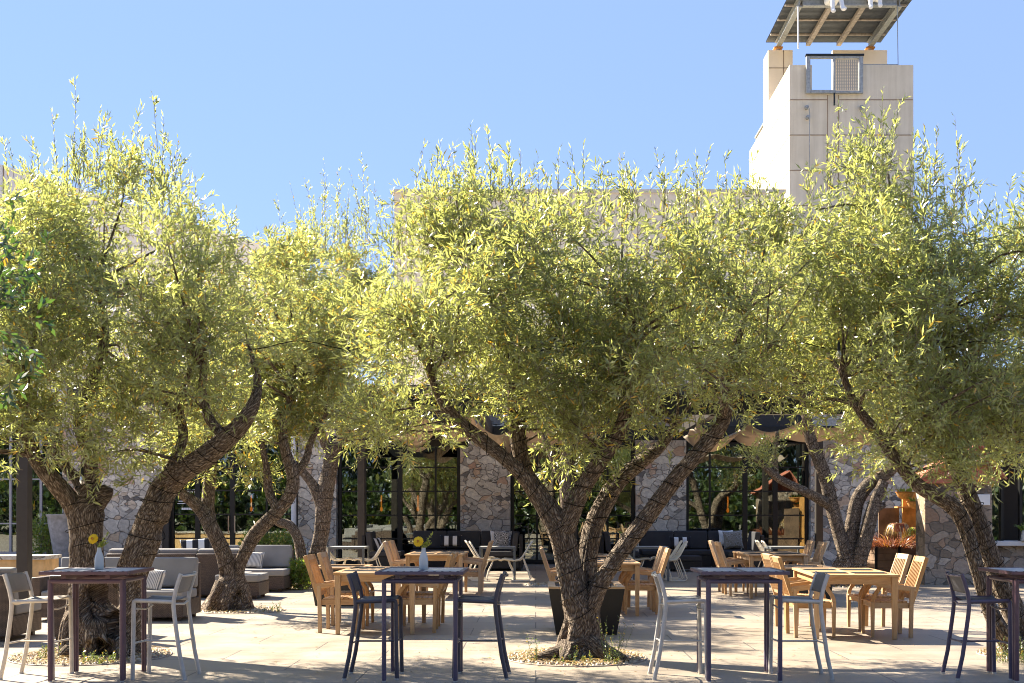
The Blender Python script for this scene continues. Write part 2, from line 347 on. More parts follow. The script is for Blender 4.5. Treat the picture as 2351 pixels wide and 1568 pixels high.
# ------------------------------------------------------------------ ground
g = MB(); g.grid(lambda u, v: (-500 + 1000 * u, -500 + 1000 * v, -.004), 4, 4)
tag(g.build("ground", "earth", smooth=False), kind="structure")
g = MB(); g.grid(lambda u, v: (-60 + 120 * u, -8 + 42.4 * v, 0), 2, 2)
tag(g.build("patio_paving", "paving", smooth=False), kind="structure")

# ------------------------------------------------------------------ building
YF = 34.0
def xf(px): return XA(px, YF)
def zf(py): return ZA(py, YF)
def box_thing(name, mat, a, b, label, cat, group=None, bevel=0):
    a, b = Vector(a), Vector(b); c = Vector(((a.x + b.x) / 2, (a.y + b.y) / 2, min(a.z, b.z)))
    o = MB().span(a - c, b - c).build(name, mat, loc=c, bevel=bevel); return tag(o, label, cat, group)
for a, b, lab in ((151, 378, "broad grey fieldstone wall between the pale gridded windows and the glass doors"),
                  (688, 775, "narrow fieldstone pier behind the slim leaning twin olive trunks, white downpipe at its edge"),
                  (1058, 1172, "fieldstone pier with a big dark boulder, behind the long sofa nearest the yellow flower vase"),
                  (1458, 1573, "fieldstone pier seen past the leaning limb of the middle olive tree"),
                  (1857, 2125, "wide fieldstone wall behind the triple-stemmed olive and the hanging baskets")):
    box_thing("stone_wall", "stone_wall", (xf(a), YF - .25, 0), (xf(b), YF + .5, 4.6), lab, "stone wall", "fieldstone piers of the restaurant front")
# header wall above the glazing, the main cream volume and the set-back roofs
box_thing("facade_header", "bronze_metal", (xf(151), YF + .02, 3.9), (xf(2125), YF + .52, 5.2), "dark metal header band above the tall restaurant glazing", "facade band").location.y += .03
Z1 = ZA(443, 42)
t = tag(empty("main_building", (0, 42, 0)), "long cream stucco upper storey with a straight roofline behind the olive crowns", "building")
b = MB().span((XA(905, 42), .0, 5.2), (XA(1800, 42), 14, Z1)); b.build("wall", "stucco_warm", t)
MB().span((XA(905, 42) - .06, -.06, Z1), (XA(1800, 42) + .06, 14.06, Z1 + .12)).build("coping", "stucco", t)
q = MB()
for i in range(1, 9): x = XA(905, 42) + i * 1.74; q.span((x - .012, -.012, 5.2), (x + .012, .004, Z1))
q.build("panel_joints", "panel_joint", t)
t = tag(empty("low_building_roof", (0, YF + .5, 0)), "flat restaurant roof slab running back from the glazed front", "roof")
MB().span((-20, .1, 4.6), (24, 7.4, 5.15)).build("slab", "stucco_pale", t)
# left wing that recedes, its parapet running down to the right
A_, B_ = Vector((XA(-120, 39.5), 39.5, 0)), Vector((XA(703, 58), 58, 0)); d_ = (B_ - A_).normalized(); n_ = Vector((-d_.y, d_.x, 0))
zA, zB = ZA(340, 39.5), ZA(593, 58)
t = tag(empty("wing_building", (0, 0, 0)), "pale grey stucco wing whose parapet slopes behind the big leftmost olive", "building")
b = MB(); b.add([A_, B_, B_ + n_ * 9, A_ + n_ * 9, A_ + Vector((0, 0, zA)), B_ + Vector((0, 0, zB)), B_ + n_ * 9 + Vector((0, 0, zB)), A_ + n_ * 9 + Vector((0, 0, zA))],
      [(3, 2, 1, 0), (4, 5, 6, 7), (0, 1, 5, 4), (1, 2, 6, 5), (2, 3, 7, 6), (3, 0, 4, 7)]); b.build("wall", "stucco_pale", t)
b = MB()
for k in range(1, 9):
    p = A_ + (B_ - A_) * k / 9; z_ = zA + (zB - zA) * k / 9; b.beam(p - n_ * .012 + Vector((0, 0, 3)), p - n_ * .012 + Vector((0, 0, z_)), .03, .03)
b.build("panel_joints", "panel_joint", t)

def window_wall(px, cols, rows, label, mat="black_metal", w=.055, wide=(), doors=(), zb=0.02, zt=4.0, y=YF, base=None):
    t = tag(empty("window_wall", (0, y, 0)), label, "window", "glazed bays of the restaurant front")
    x0, x1 = xf(px[0]), xf(px[1]); f = MB()
    f.span((x0, .0, zb), (x0 + .09, .12, zt)); f.span((x1 - .09, .0, zb), (x1, .12, zt)); f.span((x0 + .09, 0, zt - .12), (x1 - .09, .12, zt))
    f.span((x0 + .09, 0, zb), (x1 - .09, .12, zb + .12)); f.build("frame", mat, t, .004)
    for c in cols:
        ww = w * (2.6 if c in wide else 1.); m_ = MB().span((xf(c) - ww / 2, .012, zb + .12), (xf(c) + ww / 2, .108, zt - .12)); m_.build("mullion", mat, t, .004)
    xs = [x0 + .09] + [xf(c) for c in cols] + [x1 - .09]
    g_ = MB()
    for r in rows:
        for i in range(len(xs) - 1): g_.span((xs[i] + w / 2, .02, zf(r) - .02), (xs[i + 1] - w / 2, .1, zf(r) + .02))
    g_.build("glazing_bars", mat, t)
    for i in range(len(xs) - 1): MB().span((xs[i] + .012, .052, zb + .12), (xs[i + 1] - .012, .062, zt - .12)).build("pane", "glass", t, smooth=False)
    for c in doors:
        for s_ in (-1, 1):
            MB().beam((xf(c) + s_ * .09, -.06, zf(1223)), (xf(c) + s_ * .09, -.06, zf(1184)), .035, .035).span((xf(c) + s_ * .09 - .012, -.06, zf(1220)), (xf(c) + s_ * .09 + .012, .0, zf(1218))).span((xf(c) + s_ * .09 - .012, -.06, zf(1190)), (xf(c) + s_ * .09 + .012, .0, zf(1188))).build("door_handle", "teak_z", t, .006)
    return t
RW = (1017, 1073, 1128, 1183, 1237)
window_wall((392, 686), (453, 533, 612), (1017, 1072, 1126, 1181, 1236), "black-framed glass doors with pale pull handles, behind the grey wicker lounge sofas", wide=(453, 533), doors=(533,))
window_wall((777, 1057), (835, 918, 1000), RW, "tall black-gridded glazing with a pale curtain tied at its edge, behind the grey lounge tables", wide=(835, 918))
window_wall((1173, 1457), (1233, 1322, 1395), RW, "black-gridded glazing partly hidden behind the trunk of the middle olive tree", wide=(1322,))
window_wall((1574, 1856), (1630, 1711, 1780), RW, "darkest black-gridded glazing, behind the sofa with the medallion cushion", wide=(1711, 1780))
tb = window_wall((-110, 151), (-47, 23, 93), (1100, 1202), "pale grey metal window grid over a low sill, beside the tall grey urn", mat="grey_mullion", zb=zf(1276), w=.07)
box_thing("sill_wall", "stucco_pale", (xf(-140), YF - .06, 0), (xf(150), YF + .3, zf(1276) - .003), "low plain wall under the pale grey gridded windows", "wall")
box_thing("bronze_pilaster", "bronze_metal", (xf(378), YF - .2, 0), (xf(392), YF + .3, 4.6), "flat brown metal pilaster between the broad stone wall and the glass doors", "pilaster")
dp = MB().tube([(0, 0, 0), (0, 0, 4.4)], .075, 12); dp = dp.build("downpipe", "plaster_white", loc=(xf(680), YF - .35, 0))
tag(dp, "white round downpipe at the edge of the narrow stone pier", "pipe")
# lettering on the door glass
def text(name, body, size, loc, mat, parent=None):
    cu = bpy.data.curves.new(name, 'FONT'); cu.body = body; cu.size = size; cu.align_x = 'RIGHT'; cu.extrude = .002
    cu.materials.append(MT[mat]); o = bpy.data.objects.new(name, cu); SC.collection.objects.link(o); o.rotation_euler = (R(90), 0, 0)
    if parent: o.parent = parent
    o.location = loc; me = bpy.data.meshes.new_from_object(o); o2 = bpy.data.objects.new(name, me); SC.collection.objects.link(o2); o2.parent = parent; o2.location = loc; o2.rotation_euler = o.rotation_euler; bpy.data.objects.remove(o); return o2
t = tag(empty("window_lettering", (xf(449), YF - .012 + .05, 0)), "white restaurant lettering and square symbols on the glass door panel", "lettering")
text("word", "RESTAURANT", .135, (0, 0, zf(1131)), "letter_white", t)
b = MB()
for i in range(5): x = xf(416 + i * 5.3) - xf(449); b.box((x + .03, 0, zf(1168)), (.058, .004, .062))
b.build("square_symbols", "letter_white", t)
MB().box((xf(416) - xf(449), 0, zf(1156)), (.24, .004, .02)).box((xf(416) - xf(449) - .02, 0, zf(1150.5)), (.13, .004, .025)).build("text_lines", "letter_white", t)
# dim room behind the glass
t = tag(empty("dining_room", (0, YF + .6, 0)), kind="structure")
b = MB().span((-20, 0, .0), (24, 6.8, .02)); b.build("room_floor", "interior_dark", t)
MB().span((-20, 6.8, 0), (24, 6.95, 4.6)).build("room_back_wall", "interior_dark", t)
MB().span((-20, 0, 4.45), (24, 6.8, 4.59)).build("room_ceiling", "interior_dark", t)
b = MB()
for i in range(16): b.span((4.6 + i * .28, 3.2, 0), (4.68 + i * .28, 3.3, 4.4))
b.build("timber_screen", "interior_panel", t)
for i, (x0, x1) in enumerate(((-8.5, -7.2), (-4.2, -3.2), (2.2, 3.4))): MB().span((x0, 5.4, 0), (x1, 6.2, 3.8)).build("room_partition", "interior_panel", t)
def curtain(x0, x1, lab):
    b = MB(); L = x1 - x0
    def fn(u, v):
        z = 4. - 3.9 * v; k = 1 - .55 * math.sin(math.pi * min(1, v * 1.15)) ** 2 * (1 if v < .8 else .7)
        return (x0 + L * u * k, .55 + .05 * math.sin(u * 34), z)
    b.grid(lambda u, v: Vector(fn(u, v)), 60, 20); o = b.build("curtain", "curtain", loc=(0, YF, 0)); tag(o, lab, "curtain", "curtains behind the glass")
curtain(xf(784), xf(830), "pale curtain gathered inside the glazing beside the narrow stone pier")
for px, py, lab in ((577, 1155, "glowing orange pendant above the glass doors' handles"), (875.6, 1155, "glowing orange pendant seen left of the middle mullion, behind the curtained glazing"),
                (959.5, 1155, "glowing orange pendant beside the first big fieldstone pier"), (1671, 1158, "glowing orange pendant inside the darkest glazing")):
    Y = 36.5; x = XA(px, Y); z = ZA(py, Y); t = tag(empty("pendant_light", (x, Y, z - .2)), lab, "pendant lamp", "orange pendants inside the restaurant")
    MB().lathe([(.012, .1), (.02, .16), (.024, .3), (.02, .42), (.01, .45)], n=10).build("lamp_tube", "lamp_glow", t)
    MB().lathe([(.01, -.06), (.04, -.03), (.045, .02), (.03, .07), (.012, .1)], n=12).build("lamp_bulb", "lamp_glow", t)
    MB().tube([(0, 0, .45), (0, 0, 4.6 - z)], .008, 6).build("cord", "black_metal", t)

# ------------------------------------------------------------------ pergola: steel frame and draped canvas
t = tag(empty("pergola", (0, 28, 0)), "dark steel pergola with deep beams spanning in front of the restaurant glazing", "pergola")
def fas(x0, x1, y, z0, z1, nm="beam", mt="black_metal"): MB().span((x0, y - .09 - 28, z0), (x1, y + .09 - 28, z1)).build(nm, mt, t, .01)
xl, xr = XA(690, 27), XA(2100, 27)
fas(xl, xr, 27, ZA(952, 27), ZA(905, 27)); fas(xl, xr, 33.3, 3.55, 3.95)
fas(xl, XA(1075, 31), 31, ZA(1026, 31), ZA(1000, 31))
for x in (xl + .1, XA(1100, 27), XA(1380, 27), XA(1640, 27), xr - .1): MB().span((x - .08, -.91, ZA(955, 27)), (x + .08, 5.2, ZA(955, 27) + .28)).build("rafter", "bronze_metal", t, .008)
MB().span((xl, -1.25, ZA(962, 27)), (XA(830, 27), -.1, ZA(958, 27))).build("timber_soffit", "orange_wood", t)
for px, Y in ((1317, 30.5), (830, 30.5), (1880, 30.5)): MB().span((XA(px, Y) - .09, Y - .09 - 28, 0), (XA(px, Y) + .09, Y + .09 - 28, ZA(955, 27))).build("post", "bronze_metal", t, .006)
for k in range(5): y = 27.6 + k * 1.15; MB().span((xl + .15, y - 28, ZA(905, 27) + .004), (XA(1640, 27), y + .1 - 28, ZA(905, 27) + .06)).build("louvre", "galvanised", t)
def drape(x0, x1, y0, y1, z, sag, n, lab, slope=0.):
    b = MB()
    def fn(u, v):
        k = u * n; f = k - math.floor(k) if u < 1 else 0
        wav = 4 * f * (1 - f); amp = sag * (.7 + .3 * math.sin(k * 1.7 + 1))
        x = x0 + (x1 - x0) * u; zz = z - amp * wav * (.85 + .25 * math.sin(v * 9 + k)) - .03 * math.sin(v * 14 + k * 2) * (1 - .5 * wav) + slope * v - .10 * math.sin(math.pi * ((v * 2) % 1))
        return Vector((x - x0, (y1 - y0) * v + .05 * math.sin(k * 6), zz))
    b.grid(fn, 26 * n, 44); o = b.build("draped_canvas", "canvas", loc=(x0, y0, 0)); so_ = o.modifiers.new("thickness", 'SOLIDIFY'); so_.thickness = .006
    tag(o, lab, "canvas shade", "tan canvas strips draped under the pergola")
drape(XA(845, 26.6), XA(1085, 26.6), 26.6, 32.8, ZA(945, 26.6), .44, 2, "tan canvas drape in deep swags above the curtained glazing", -.1)
drape(XA(1095, 26.6), XA(1380, 26.6), 26.6, 32.8, ZA(968, 26.6), .3, 3, "tan canvas drape hanging behind the middle olive's upright stems", -.1)
drape(XA(1600, 26.6), XA(2080, 26.6), 26.6, 29.1, ZA(968, 26.6), .34, 4, "wide tan canvas drape in shallow swags above the darkest glazing", -.15)
# near steel post
o = MB().span((-.095, -.095, 0), (.095, .095, 4.3)).build("steel_post", "bronze_metal", bevel=.006, loc=(XA(56, 19.5), 19.5, 0)); tag(o, "dark brown square steel post rising beside the sunlit stone bench wall", "post")

# ------------------------------------------------------------------ tower
TY = 50.0
def xt(px): return XA(px, TY)
def zt_(py): return ZA(py, TY)
t = tag(empty("tower", (0, 0, 0)), "square cream stucco lookout tower with recessed panel joints above the olive trees", "tower")
X0, X1 = xt(1813), xt(2097); ZT = zt_(149); YB = 54.6; zn = zt_(210); xa, xb = xt(1864), xt(1977)
b = MB(); b.span((X0, TY, 0), (X1, TY + .4, zn)); b.span((X0, TY, zn), (xa, TY + .4, ZT)); b.span((xb, TY, zn), (X1, TY + .4, ZT)); b.build("front_wall", "stucco", t)
MB().span((X0, TY + .4, 0), (X0 + .4, YB, ZT)).build("side_wall", "stucco", t)
MB().span((X1 - .4, TY + .4, 0), (X1, YB, ZT)).build("side_wall", "stucco", t)
MB().span((X0 + .4, TY + .4, zn - .9), (X1 - .4, YB, zn - .7)).build("deck", "stucco_pale", t)
ZB2 = ZA(115, YB); xc = XA(1820, YB); xd, xe = XA(1912, YB), XA(2037, YB)
MB().span((X0, YB, 0), (xc, YB + 1.2, ZB2)).build("rear_pier", "stucco_warm", t); MB().span((xd, YB, 0), (xe, YB + .22, ZB2)).build("rear_pier", "stucco_warm", t)
MB().span((xc, YB, 0), (xd, YB + .4, zn - .4)).build("rear_wall", "stucco", t)
j = MB()
for py in (229, 310, 391, 472, 553, 634): j.span((X0 + .02, TY - .008, zt_(py) - .02), (xt(1899), TY + .004, zt_(py) + .02)); j.span((xt(1926), TY - .008, zt_(py) - .02), (X1 - .02, TY + .004, zt_(py) + .02))
for px in (1900, 1925): j.span((xt(px) - .018, TY - .008, 8), (xt(px) + .018, TY + .004, zt_(218)))
for py in (229, 310, 391, 472, 553): j.span((X0 - .008, TY + .02, zt_(py) - .02), (X0 + .004, YB - .02, zt_(py) + .02))
j.span((XA(1799, YB) - .02, YB - .008, ZT), (XA(1799, YB) + .02, YB + .004, ZB2)); j.span((X0 + .02, YB - .008, ZA(157, YB)), (xc - .02, YB + .004, ZA(157, YB) + .04))
j.span((X0 + .02, YB - .008, 19), (XA(1799, YB), YB + .004, 19.03)); j.build("panel_joints", "panel_joint", t)
# steel framed opening with mesh half
f = MB(); fx0, fx1, fz0, fz1, fm = xt(1849), xt(1979), zt_(217), zt_(132), xt(1913)
yy = TY - .2
for a, b_ in (((fx0, fz0), (fx0 + .17, fz1)), ((fx1 - .17, fz0), (fx1, fz1)), ((fm - .05, fz0), (fm + .05, fz1)), ((fx0 + .17, fz0), (fm - .05, fz0 + .13)), ((fm + .05, fz0), (fx1 - .17, fz0 + .1)), ((fx0 + .17, fz1 - .1), (fm - .05, fz1)), ((fm + .05, fz1 - .1), (fx1 - .17, fz1))):
    f.span((a[0], yy, a[1]), (b_[0], yy + .14, b_[1]))
f.build("window_frame", "galvanised", t, .01)
MB().span((fm + .09, yy + .05, fz0 + .14), (fx1 - .2, yy + .055, fz1 - .14)).build("mesh_screen", "wire_mesh", t, smooth=False)
MB().span((fx0 - .03, yy - .05, fz1), (fx1 + .03, yy + .16, fz1 + .07)).span((fm - .03, yy - .02, zt_(245)), (fm + .03, yy + .05, fz0)).build("window_track", "black_metal", t)
for px, py in ((1851, 248), (1976, 248), (1853, 271)):
    MB().tube([(xt(px), TY - .16, zt_(py)), (xt(px), TY, zt_(py))], [.08, .08], 12).tube([(xt(px), TY - .2, zt_(py)), (xt(px), TY - .16, zt_(py))], [.05, .05], 8).build("pulley", "galvanised", t)
MB().tube([(xt(1856), TY - .18, zt_(252)), (xt(1857), TY - .18, zt_(400))], .018, 5).tube([(xt(1976), TY - .18, zt_(250)), (xt(1977), TY - .18, zt_(330))], .018, 5).build("cable", "galvanised", t)
MB().span((xt(1979), TY + .1, ZT), (xt(2063), TY + .25, ZT + .07)).build("rail", "galvanised", t)
# rear wing beside tower
t = tag(empty("tower_wing", (0, 0, 0)), "cream stucco wing running back behind the tower's lit flank", "building")
MB().span((X0 + .06, YB + 1.21, 0), (16, 58, 19.9)).build("wall", "stucco", t)
MB().span((10.9, 58.01, 0), (14, 60, ZA(348, 60))).build("rear_wall", "stucco_warm", t)
MB().span((X0, YB + 1.22, 19.9), (16, 58, 19.98)).build("coping", "galvanised", t)
# canopy on the tower
ZC = 23.26; cx0, cx1, cy0, cy1 = 11.27, 15.55, 50.25, 54.7
t = tag(empty("tower_canopy", (0, 0, ZC)), "steel beam canopy with dark corrugated sheet crowning the cream tower", "canopy")
def ibeam(a, b_, w=.24, h=.34, nm="side_beam", mt="galvanised"):
    m_ = MB(); a, b_ = Vector(a), Vector(b_); up = Vector((0, 0, 1))
    m_.beam(a, b_, .06, h - .04) if abs((b_ - a).x) < .1 else m_.beam(a, b_, .06, h - .04)
    for s_ in (-1, 1): m_.beam(a + up * s_ * (h / 2 - .02), b_ + up * s_ * (h / 2 - .02), w, .04)
    m_.build(nm, mt, t)
ibeam((cx0, cy0, 0), (cx0, cy1 + .2, 0)); ibeam((cx1, cy0, 0), (cx1, cy1 + .2, 0)); ibeam((cx0 + .13, cy0, 0), (cx1 - .13, cy0, 0), nm="front_beam")
for k in (1, 2): MB().span((cx0 + (cx1 - cx0) * k / 3 - .1, cy0 + .1, -.04), (cx0 + (cx1 - cx0) * k / 3 + .1, cy1 + .15, .12)).build("joist", "rusty_steel", t)
for k, y in enumerate((50.9, 52.4, 54.)): MB().span((cx0 - .48, y - .05, .125), (cx1 + .5, y + .05, .19)).build("purlin", "rusty_steel", t)
# corrugated sheet: ridges run along x
b = MB(); pr = []; y = cy0 - .4; st_ = 0
while y < cy1 + .35: pr += [(y, .2), (y + .03, .2), (y + .055, .27), (y + .09, .27), (y + .115, .2)]; y += .13
o_ = len(b.v)
for x in (cx0 - .5, cx1 + .6):
    for (yy_, zz_) in pr: b.v.append((x, yy_, zz_))
for i in range(len(pr) - 1): b.f.append((i, i + 1, len(pr) + i + 1, len(pr) + i))
b.build("corrugated_sheet", "corrugated", t, smooth=False)
for x in (cx0, cx1):
    MB().lathe([(.11, ZB2 - ZC), (.11, -.2)], (x, YB + .15, 0), 10).build("stub_column", "rusty_steel", t)
    MB().span((x - .2, YB - .05, -.23), (x + .2, YB + .35, -.17)).build("base_plate", "rust", t)
MB().tube([(XA(1832, cy0), cy0, -.15), (XA(1833, cy0), cy0, ZT - ZC + .8)], .035, 8).build("tie_rod", "plaster_white", t)
MB().tube([(XA(2060, cy0), cy0, -.15), (XA(2062, cy0), cy0, ZT - ZC + .05)], .018, 6).build("tie_cable", "galvanised", t)
MB().tube([(cx1 + .1, cy0 - .1, .0), (cx1 + 1.0, cy0 - .4, .9)], .02, 6).tube([(cx1 + .5, cy0, .3), (cx1 + .1, cy1, .1)], .015, 6).build("guy_cable", "black_metal", t)

# sculpted figures seated on the canopy's front beam (only the lower legs are in the picture)
def figure(name, verts, edges, radii, mat, loc, rz, lab, cat, group=None, sub=2):
    me = bpy.data.meshes.new(name); me.from_pydata(verts, edges, []); me.materials.append(MT[mat]); o = bpy.data.objects.new(name, me); SC.collection.objects.link(o)
    sk = o.modifiers.new("skin", 'SKIN'); sk.use_smooth_shade = True
    for i, r_ in enumerate(radii):
        sv = me.skin_vertices[0].data[i]; sv.radius = (r_, r_) if not isinstance(r_, tuple) else r_; sv.use_root = i == 0
    ss = o.modifiers.new("sub", 'SUBSURF'); ss.levels = sub; ss.render_levels = sub
    o.location = loc; o.rotation_euler = (0, 0, rz); tag(o, lab, cat, group); o.scale = (1.35,) * 3; return o
def seated(kick):
    v = [(0, 0, .12), (0, .02, .35), (0, .0, .55), (0, -.02, .66), (0, -.04, .78), (.1, -.02, .08), (.13, -.48, .08), (.13, -.52 - kick * .2, -.38), (.13, -.68 - kick * .25, -.42),
         (-.1, -.02, .08), (-.13, -.46, .08), (-.15, -.52, -.4), (-.16, -.66, -.46), (.2, 0, .52), (.3, -.1, .27), (.22, -.32, .14), (-.2, 0, .52), (-.3, -.1, .27), (-.22, -.32, .14)]
    e = [(0, 1), (1, 2), (2, 3), (3, 4), (0, 5), (5, 6), (6, 7), (7, 8), (0, 9), (9, 10), (10, 11), (11, 12), (2, 13), (13, 14), (14, 15), (2, 16), (16, 17), (17, 18)]
    r_ = [.15, .14, .12, .06, .11, .1, .075, .07, .06, .1, .075, .07, .06, .06, .045, .04, .06, .045, .04]; return v, e, r_
v, e, r_ = seated(.6); figure("seated_statue", v, e, r_, "plaster_white", (XA(1905, 50), cy0 - .24, ZC - .22), R(12), "white sculpted figure with both feet dangling over the canopy beam", "statue", "white figures on the tower canopy")
v, e, r_ = seated(.1); figure("seated_statue", v, e, r_, "plaster_white", (XA(2004, 50), cy0 - .22, ZC - .04), R(-6), "white sculpted figure showing one foot near the canopy's far corner", "statue", "white figures on the tower canopy")

# ------------------------------------------------------------------ oven building on the right
OY = 24.6; ox0, ox1 = XA(2124, OY), XA(2278, OY); oz = ZA(1097, OY)
t = tag(empty("stone_oven_house", (ox0, OY, 0)), "small dappled fieldstone house with a terracotta gable roof beside the hanging baskets", "stone house")
w_ = ox1 - ox0
MB().span((0, 0, 0), (w_, .6, oz)).build("wall", "stone_brown", t)
b = MB(); zr = ZA(1020, OY); xm = w_ * .75
ov = .2
def sl(u, v, side):
    x = (-ov + (xm + ov) * u) if side == 0 else (w_ + ov + (xm - w_ - ov) * u); z0 = oz - .05; z = z0 + (zr - z0) * u
    return Vector((x, -ov + (.6 + 2 * ov) * v, z + .035 * abs(math.sin(v * 11)) + .02 * (u * 7 % 1)))
b.grid(lambda u, v: sl(u, v, 0), 28, 44); b.grid(lambda u, v: sl(u, v, 1), 28, 44)
o = b.build("roof", "terracotta", t); s_ = o.modifiers.new("thickness", 'SOLIDIFY'); s_.thickness = .05
MB().add([(0, 0, oz), (w_, 0, oz), (xm, 0, zr - .06), (0, .3, oz), (w_, .3, oz), (xm, .3, zr - .06)], [(0, 1, 2), (5, 4, 3), (0, 2, 5, 3), (2, 1, 4, 5)]).build("gable", "terracotta", t)
MB().span((-.12, -.1, oz - .12), (w_ + .12, -.003, oz)).build("lintel", "terracotta", t, .02)
MB().span((1.0, -.03, ZA(1160, OY)), (1.35, -.003, ZA(1135, OY))).build("plaque", "plaster_white", t, .01)
CY = 25.0; t = tag(empty("serving_hatch", (ox1 + .003, CY, 0)), "dark folding windows above a stone serving counter beside the terracotta-roofed house", "serving hatch")
zc = ZA(1242, CY)
MB().span((0, 0, 0), (4.5, .5, zc - .1)).build("counter_wall", "stone_brown", t); MB().span((0.003, -.18, zc - .1), (4.5, .5, zc)).build("counter_top", "stucco_pale", t, .01)
MB().span((0.003, .9, zc), (4.5, 1., 4.2)).build("back_panel", "interior_dark", t)
for x in (0, .38, .8, 1.6, 2.4): MB().span((x + .01, .1 + x * .1, zc), (x + .07, .2 + x * .1, 4.2)).build("window_post", "black_metal", t)
for x in (.08, .87): MB().span((x, .2, zc), (x + .3, .21, 4.1)).build("pane", "glass", t, smooth=False)
MB().span((0, -.05, 3.4), (4.5, .6, 4.6)).build("header", "black_metal", t)

# sunlit stone bench wall and urn at the left
t = tag(MB().span((0, 0, 0), (5.2, .7, .66)).build("bench_wall", "sandstone", loc=(XA(125, 22) - 5.2, 21.5, 0)), "low golden stone bench wall lit by the sun behind the wicker sofas", "stone wall")
t = tag(MB().span((-.04, -.04, 0), (5.24, .74, .07)).build("bench_cap", "stone_wall", loc=(XA(125, 22) - 5.2, 21.5, .662)), "rough pale stone cap lying on the golden bench wall", "wall cap")
t = tag(empty("urn", (XA(145, 32.8), 32.8, 0)), "tall tapered grey urn standing at the corner of the broad stone wall", "urn")
MB().lathe([(.17, 0), (.2, .02), (.24, .25), (.33, .8), (.40, 1.2), (.41, 1.36), (.45, 1.42), (.45, 1.46), (.38, 1.46), (.37, 1.36)], n=28).build("pot", "grey_urn", t)
# ------------------------------------------------------------------ bar tables
def bar_table(mat):
    t = empty("bar_table"); s = .40; H = 1.008
    b = MB(); b.span((-s, -s, H - .03), (s, -s + .045, H)).span((-s, s - .045, H - .03), (s, s, H)).span((-s, -s + .045, H - .03), (-s + .045, s - .045, H)).span((s - .045, -s + .045, H - .03), (s, s - .045, H)).span((-.02, -s + .045, H - .03), (.02, s - .045, H))
    top = b.build("tabletop", mat, t, .003)
    for x0, x1 in ((-s + .047, -.022), (.022, s - .047)):
        MB().span((x0, -s + .047, H - .02), (x1, s - .047, H - .003)).build("inset_panel", "perforated", top, smooth=False)
    b = MB()
    for k in range(11): b.box((-.35 + k * .07, -s + .028, H + .0015), (.022, .006, .003), RZ(.5))
    b.build("slots", "black_metal", top)
    l = .325; d = .036
    for sx in (-1, 1):
        for sy in (-1, 1):
            m_ = MB().box((sx * l, sy * l, .475), (d + .004, d, .93)).box((sx * l, sy * (l - .05), .475), (d * .6, d * .6, .93)) if False else MB()
            m_.tube([(sx * l, sy * l, .012), (sx * l, sy * l, .93)], d / 2 + .003, 12); m_.tube([(sx * (l + .004), sy * (l - .052), .012), (sx * (l + .004), sy * (l - .052), .92)], d / 2 - .003, 12)
            lg = m_.build("leg", mat, t)
            MB().lathe([(.019, 0), (.019, .011)], (sx * l, sy * l, 0), 10).build("foot", "silver_paint", lg)
    b = MB(); zr = .915
    for s_ in (-1, 1):
        b.tube([(-l, s_ * l, zr), (l, s_ * l, zr)], .021, 10); b.tube([(s_ * l, -l + .05, zr), (s_ * l, l - .05, zr)], .019, 10)
    b.build("frame", mat, t)
    for x in (-.2, .2): MB().span((x - .022, -.34, .936), (x + .022, .34, .977)).build("spacer", mat, t, .002)
    return t
TBY = 11.03
tabs = [(-4.10, "plum_paint", "plum bar table with a slim flower vase, before the hollow-trunked big olive"), (-1.053, "violet_paint", "violet bar table with a slim flower vase, between two dark bar stools"),
        (1.90, "violet_paint", "violet bar table between two silver bar stools, no vase on it"), (4.70, "plum_paint", "plum bar table cut by the photo's edge, next to the leaning olive trunk")]
for i, (x, mt, lab) in enumerate(tabs):
    t = bar_table(mt); t.location = (x, TBY, 0); tag(t, lab, "bar table", "metal bar tables in the front row")
    t.rotation_euler.z = (.02, -.01, .0, .01)[i]

